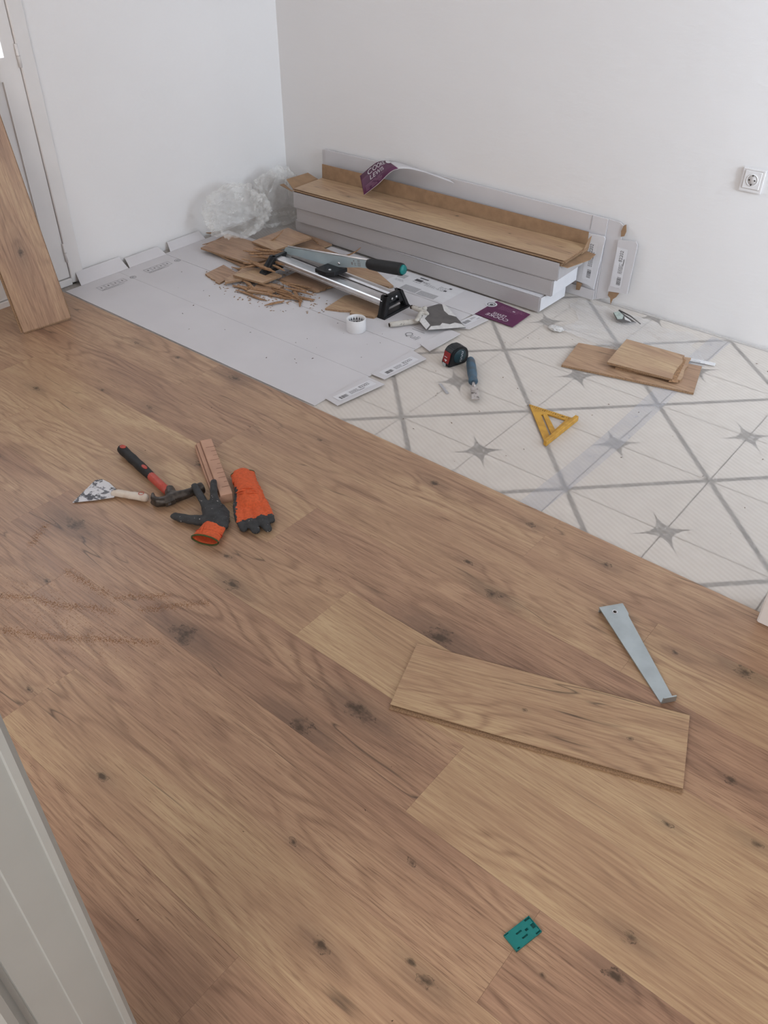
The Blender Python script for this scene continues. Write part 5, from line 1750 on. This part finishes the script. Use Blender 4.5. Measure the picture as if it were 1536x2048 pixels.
def cuff(name, parent, c0, c1, w0, w1, h0, h1, mat, inner, band, wr=0.0015, bandcol='green_band'):
    """open knitted cuff: elliptical tube from c0 (hand) to c1 (open end)"""
    c0, c1 = Vector(c0), Vector(c1)
    d = (c1 - c0).normalized()
    s = d.cross(Vector((0, 0, 1))).normalized()
    up_ = s.cross(d)
    N, K = 8, 24
    bm = bmesh.new()
    rings = []
    for i in range(N + 1):
        t = i / N
        c = c0.lerp(c1, t)
        w_, h_ = w0 + (w1 - w0) * t, h0 + (h1 - h0) * t
        ring = []
        for k in range(K):
            a = 2 * math.pi * k / K
            rr = 1 + 0.05 * noise.noise((math.cos(a) * 2, math.sin(a) * 2, t * 3 + w0 * 100))
            p = c + s * math.cos(a) * w_ * rr + up_ * math.sin(a) * h_ * rr
            p.z = max(p.z, 0.0012)
            ring.append(bm.verts.new(p))
        rings.append(ring)
    for a, b in zip(rings, rings[1:]):
        for k in range(K):
            bm.faces.new((a[k], a[(k + 1) % K], b[(k + 1) % K], b[k]))
    end = [v.co.copy() for v in rings[-1]]
    bmesh.ops.recalc_face_normals(bm, faces=bm.faces)
    bmesh.ops.solidify(bm, geom=bm.faces[:], thickness=0.0012)
    o = finish(name, bm, mat, parent, True)
    # lining seen through the opening
    bm = bmesh.new()
    vs = [bm.verts.new(p + (c0 - c1) * 0.35) for p in end]
    bm.faces.new(vs)
    finish('lining', bm, inner, o)
    ring_band('hem', end, band, bandcol, o)
    return o


# right glove: back of hand up, orange knit with dark dipped finger tips
gr = thing('work_glove', 'orange work glove with grey fingertips, back of hand up, right of the tapping block', 'glove', (0, 0, 0))
hand = [[(-1.568, 1.258, 0.016, 0.031), (-1.535, 1.240, 0.017, 0.034), (-1.500, 1.218, 0.019, 0.038), (-1.470, 1.200, 0.019, 0.039), (-1.455, 1.188, 0.018, 0.034)],
        [(-1.515, 1.196, 0.013, 0.013), (-1.473, 1.154, 0.013, 0.0150), (-1.430, 1.121, 0.012, 0.0145), (-1.392, 1.100, 0.011, 0.0110)],
        [(-1.470, 1.178, 0.015, 0.0165), (-1.425, 1.147, 0.014, 0.0155), (-1.385, 1.126, 0.013, 0.0150), (-1.362, 1.115, 0.012, 0.0125)],
        [(-1.450, 1.192, 0.015, 0.017), (-1.405, 1.169, 0.014, 0.0155), (-1.365, 1.150, 0.013, 0.0145), (-1.343, 1.141, 0.012, 0.0120)],
        [(-1.440, 1.212, 0.014, 0.015), (-1.400, 1.194, 0.013, 0.0140), (-1.362, 1.172, 0.012, 0.0115)]]
# thumb folded underneath, showing at the far side
hand.append([(-1.50, 1.245, 0.010, 0.014), (-1.46, 1.225, 0.010, 0.013), (-1.43, 1.215, 0.010, 0.011)])


def tipline(c):
    # dipped coating: finger ends and the near side
    d1 = (c.x + 1.405) * 0.86 - (c.y - 1.165) * 0.50
    n = 0.006 * noise.noise(c * 120)
    near = (c.x + 1.515) * 0.70 + (c.y - 1.196) * 0.714     # distance across the little finger
    side = near < -0.003 + n and c.y < 1.20
    return d1 + n > 0.016 or side


fused('knit_back', hand, 0.0022, 'orange_knit', gr, 0.62, 2, 0.001, 0.0016, 85, keep=lambda c: not tipline(c))
fused('dipped_fingers', hand, 0.0022, 'glove_rubber', gr, 0.62, 2, 0.001, 0.0012, 85, keep=tipline)
cuff('cuff', gr, (-1.540, 1.242, 0.0165), (-1.574, 1.266, 0.0150), 0.035, 0.034, 0.016, 0.0135, 'orange_knit', 'red_inner', 0.0016)
# gathered wrinkles across the knuckles
for k, (x, y, a) in enumerate(((-1.487, 1.205, 40), (-1.480, 1.196, 52), (-1.470, 1.205, 35), (-1.492, 1.190, 60), (-1.462, 1.196, 48), (-1.476, 1.186, 30))):
    p = Vector((x, y, 0.0425 - 0.0025 * (k % 2)))
    d = Vector((math.cos(R(a)), math.sin(R(a)), 0))
    tube('knit_fold', [p - d * 0.018 + Vector((0, 0, -0.005)), p - d * 0.007, p + d * 0.009, p + d * 0.020 + Vector((0, 0, -0.006))], [0.0012, 0.0026, 0.0026, 0.001], 'orange_knit', gr, 8, 1.0)

# left glove: palm up, grey latex, two fingers up, thumb out, orange cuff with green hem
gl = thing('work_glove', 'work glove lying palm up, grey latex palm and orange cuff with green hem', 'glove', (0, 0, 0))
palm = [[(-1.576, 1.018, 0.012, 0.0125), (-1.555, 1.022, 0.013, 0.0150), (-1.525, 1.036, 0.014, 0.0165), (-1.495, 1.055, 0.015, 0.0200), (-1.475, 1.075, 0.016, 0.028)],
        [(-1.611, 1.121, 0.0400, 0.0095), (-1.585, 1.111, 0.035, 0.0115), (-1.553, 1.102, 0.022, 0.0130), (-1.522, 1.092, 0.017, 0.019)],
        [(-1.588, 1.171, 0.0375, 0.0095), (-1.566, 1.151, 0.037, 0.0110), (-1.540, 1.130, 0.030, 0.0120), (-1.512, 1.108, 0.017, 0.020)],
        [(-1.520, 1.098, 0.016, 0.026), (-1.490, 1.086, 0.017, 0.034), (-1.462, 1.074, 0.016, 0.031), (-1.450, 1.066, 0.015, 0.026)],
        # two fingers folded down under the palm edge
        [(-1.505, 1.120, 0.013, 0.014), (-1.482, 1.112, 0.014, 0.015), (-1.462, 1.098, 0.012, 0.0125)],
        [(-1.475, 1.100, 0.013, 0.014), (-1.455, 1.088, 0.013, 0.0145), (-1.440, 1.072, 0.012, 0.012)]]
fused('latex_palm', palm, 0.0026, 'glove_rubber', gl, 0.62, 3, 0.001, 0.0018, 70)
cuff('cuff', gl, (-1.462, 1.068, 0.0155), (-1.432, 1.000, 0.0165), 0.031, 0.038, 0.0135, 0.0150, 'orange_knit', 'red_inner', 0.0024)
tube('knit_fold', [(-1.478, 1.045, 0.0250), (-1.462, 1.020, 0.0300), (-1.450, 1.004, 0.0300)], [0.001, 0.0030, 0.0014], 'orange_knit', gl, 8)

# ================================================================== PULL BAR
pb = thing('pull_bar', 'zinc steel floor pull bar lying on the planks beside the cut board', 'pull bar', (0, 0, 0))
q0, q1 = Vector((-0.4985, 1.4595)), Vector((-0.274, 1.290))
ux = (q1 - q0).normalized()
mp = frame((q0.x, q0.y, 0.0), (ux.x, ux.y, 0), (-ux.y, ux.x, 0))
LP = (q1 - q0).length
zt_ = lambda x, y: 0.0155 - 0.0135 * x / LP
hole_c = [(0.018 + 0.0042 * math.cos(a), 0.0042 * math.sin(a)) for a in [2 * math.pi * k / 14 for k in range(14)]]
prism('bar', [(0, -0.0305), (LP, -0.0165), (LP, 0.0155), (0.036, 0.0265), (0.030, 0.0300), (0, 0.0305)], lambda x, y: zt_(x, y) - 0.003, lambda x, y: zt_(x, y), 'zinc', pb, holes=[hole_c])
extr('end_lip', [(-0.0305, -0.0005), (-0.0305, 0.0155), (0.0305, 0.0155), (0.0305, -0.0005)], -0.004, 0.0, 'zinc', pb, mp @ Matrix.Translation((0, 0, 0.0008)), 0.0008)
pb.children[0].data.transform(mp)
lathe('hole_rim', [(0.0043, 0), (0.0068, 0), (0.0062, 0.0004), (0.0043, 0.0004), (0.0043, 0)], 'alu', pb, 18, mp @ Matrix.Translation((0.018, 0, zt_(0.018, 0) + 0.0002)))
bm = bmesh.new()
rows = []
for i in range(7):
    a = R(90) * i / 6
    r_ = 0.005
    x = LP + r_ * math.sin(a)
    z = zt_(LP, 0) - 0.0015 + r_ * (1 - math.cos(a))
    rows.append((x, z))
rows.append((LP + 0.0054, zt_(LP, 0) + 0.019))
rr_ = []
for k, (x, z) in enumerate(rows):
    wd_ = 0.0165 if k < 7 else 0.0155
    rr_.append([bm.verts.new((x, -wd_, z)), bm.verts.new((x, wd_ - 0.001, z))])
for a, b in zip(rr_, rr_[1:]):
    bm.faces.new((a[0], a[1], b[1], b[0]))
bmesh.ops.recalc_face_normals(bm, faces=bm.faces)
bmesh.ops.solidify(bm, geom=bm.faces[:], thickness=0.003)
bmesh.ops.transform(bm, matrix=mp, verts=bm.verts)
finish('hook', bm, 'zinc', pb, False)

# ================================================================== TEAL SPACER PLATE
gc = thing('spacer_plate', 'small teal plastic spacer plate with cut-outs on the planks in the foreground', 'spacer', (0, 0, 0))
k0, k1, k2, k3 = Vector((-0.2705, 0.6470)), Vector((-0.2560, 0.7020)), Vector((-0.2245, 0.6945)), Vector((-0.2400, 0.6390))
ox = (k1 - k0 + k2 - k3).normalized()
mg = frame((k0.x * 0.5 + k3.x * 0.5, k0.y * 0.5 + k3.y * 0.5, 0.0003), (ox.x, ox.y, 0), (-ox.y, ox.x, 0))
LG, WG = 0.0570, 0.0325
h = WG / 2
cut = 0.0045
outl = [(0, -h), (LG - 0.010, -h), (LG - 0.010, -h + 0.002), (LG, -h + 0.002), (LG, h), (0, h)]


def rect(x0, y0, x1, y1):
    return [(x0, y0), (x1, y0), (x1, y1), (x0, y1)]


holes_ = [rect(0.018, 0.0035, 0.030, 0.0065), rect(0.022, -0.0075, 0.034, -0.0045), rect(0.035, -0.001, 0.041, 0.003)]
prism('base', [(0, -h), (LG, -h), (LG, h), (0, h)], 0, 0.0018, 'teal_dark', gc, 0.0004, rot=mg)
prism('raised_grid', [(0.001, -h + 0.001), (0.004, -h + 0.001), (0.004, -h + 0.0035), (0.009, -h + 0.0035), (0.009, -h + 0.001), (LG - 0.011, -h + 0.001), (LG - 0.011, -h + 0.004), (LG - 0.002, -h + 0.004),
                      (LG - 0.002, -0.0045), (LG - 0.009, -0.0045), (LG - 0.009, 0.0035), (LG - 0.002, 0.0035), (LG - 0.002, h - 0.0045), (LG - 0.012, h - 0.0045), (LG - 0.012, h - 0.001), (0.009, h - 0.001), (0.009, h - 0.0025), (0.001, h - 0.0025)],
      0.0018, 0.0046, 'teal', gc, 0.0, holes=holes_, rot=mg)
for (x0, y0, x1, y1) in ((0, -h, LG, -h + 0.001), (0, h - 0.001, LG, h), (0, -h, 0.001, h), (LG - 0.001, -h, LG, h)):
    prism('rim', rect(x0, y0, x1, y1), 0.0018, 0.0050, 'teal', gc, rot=mg)
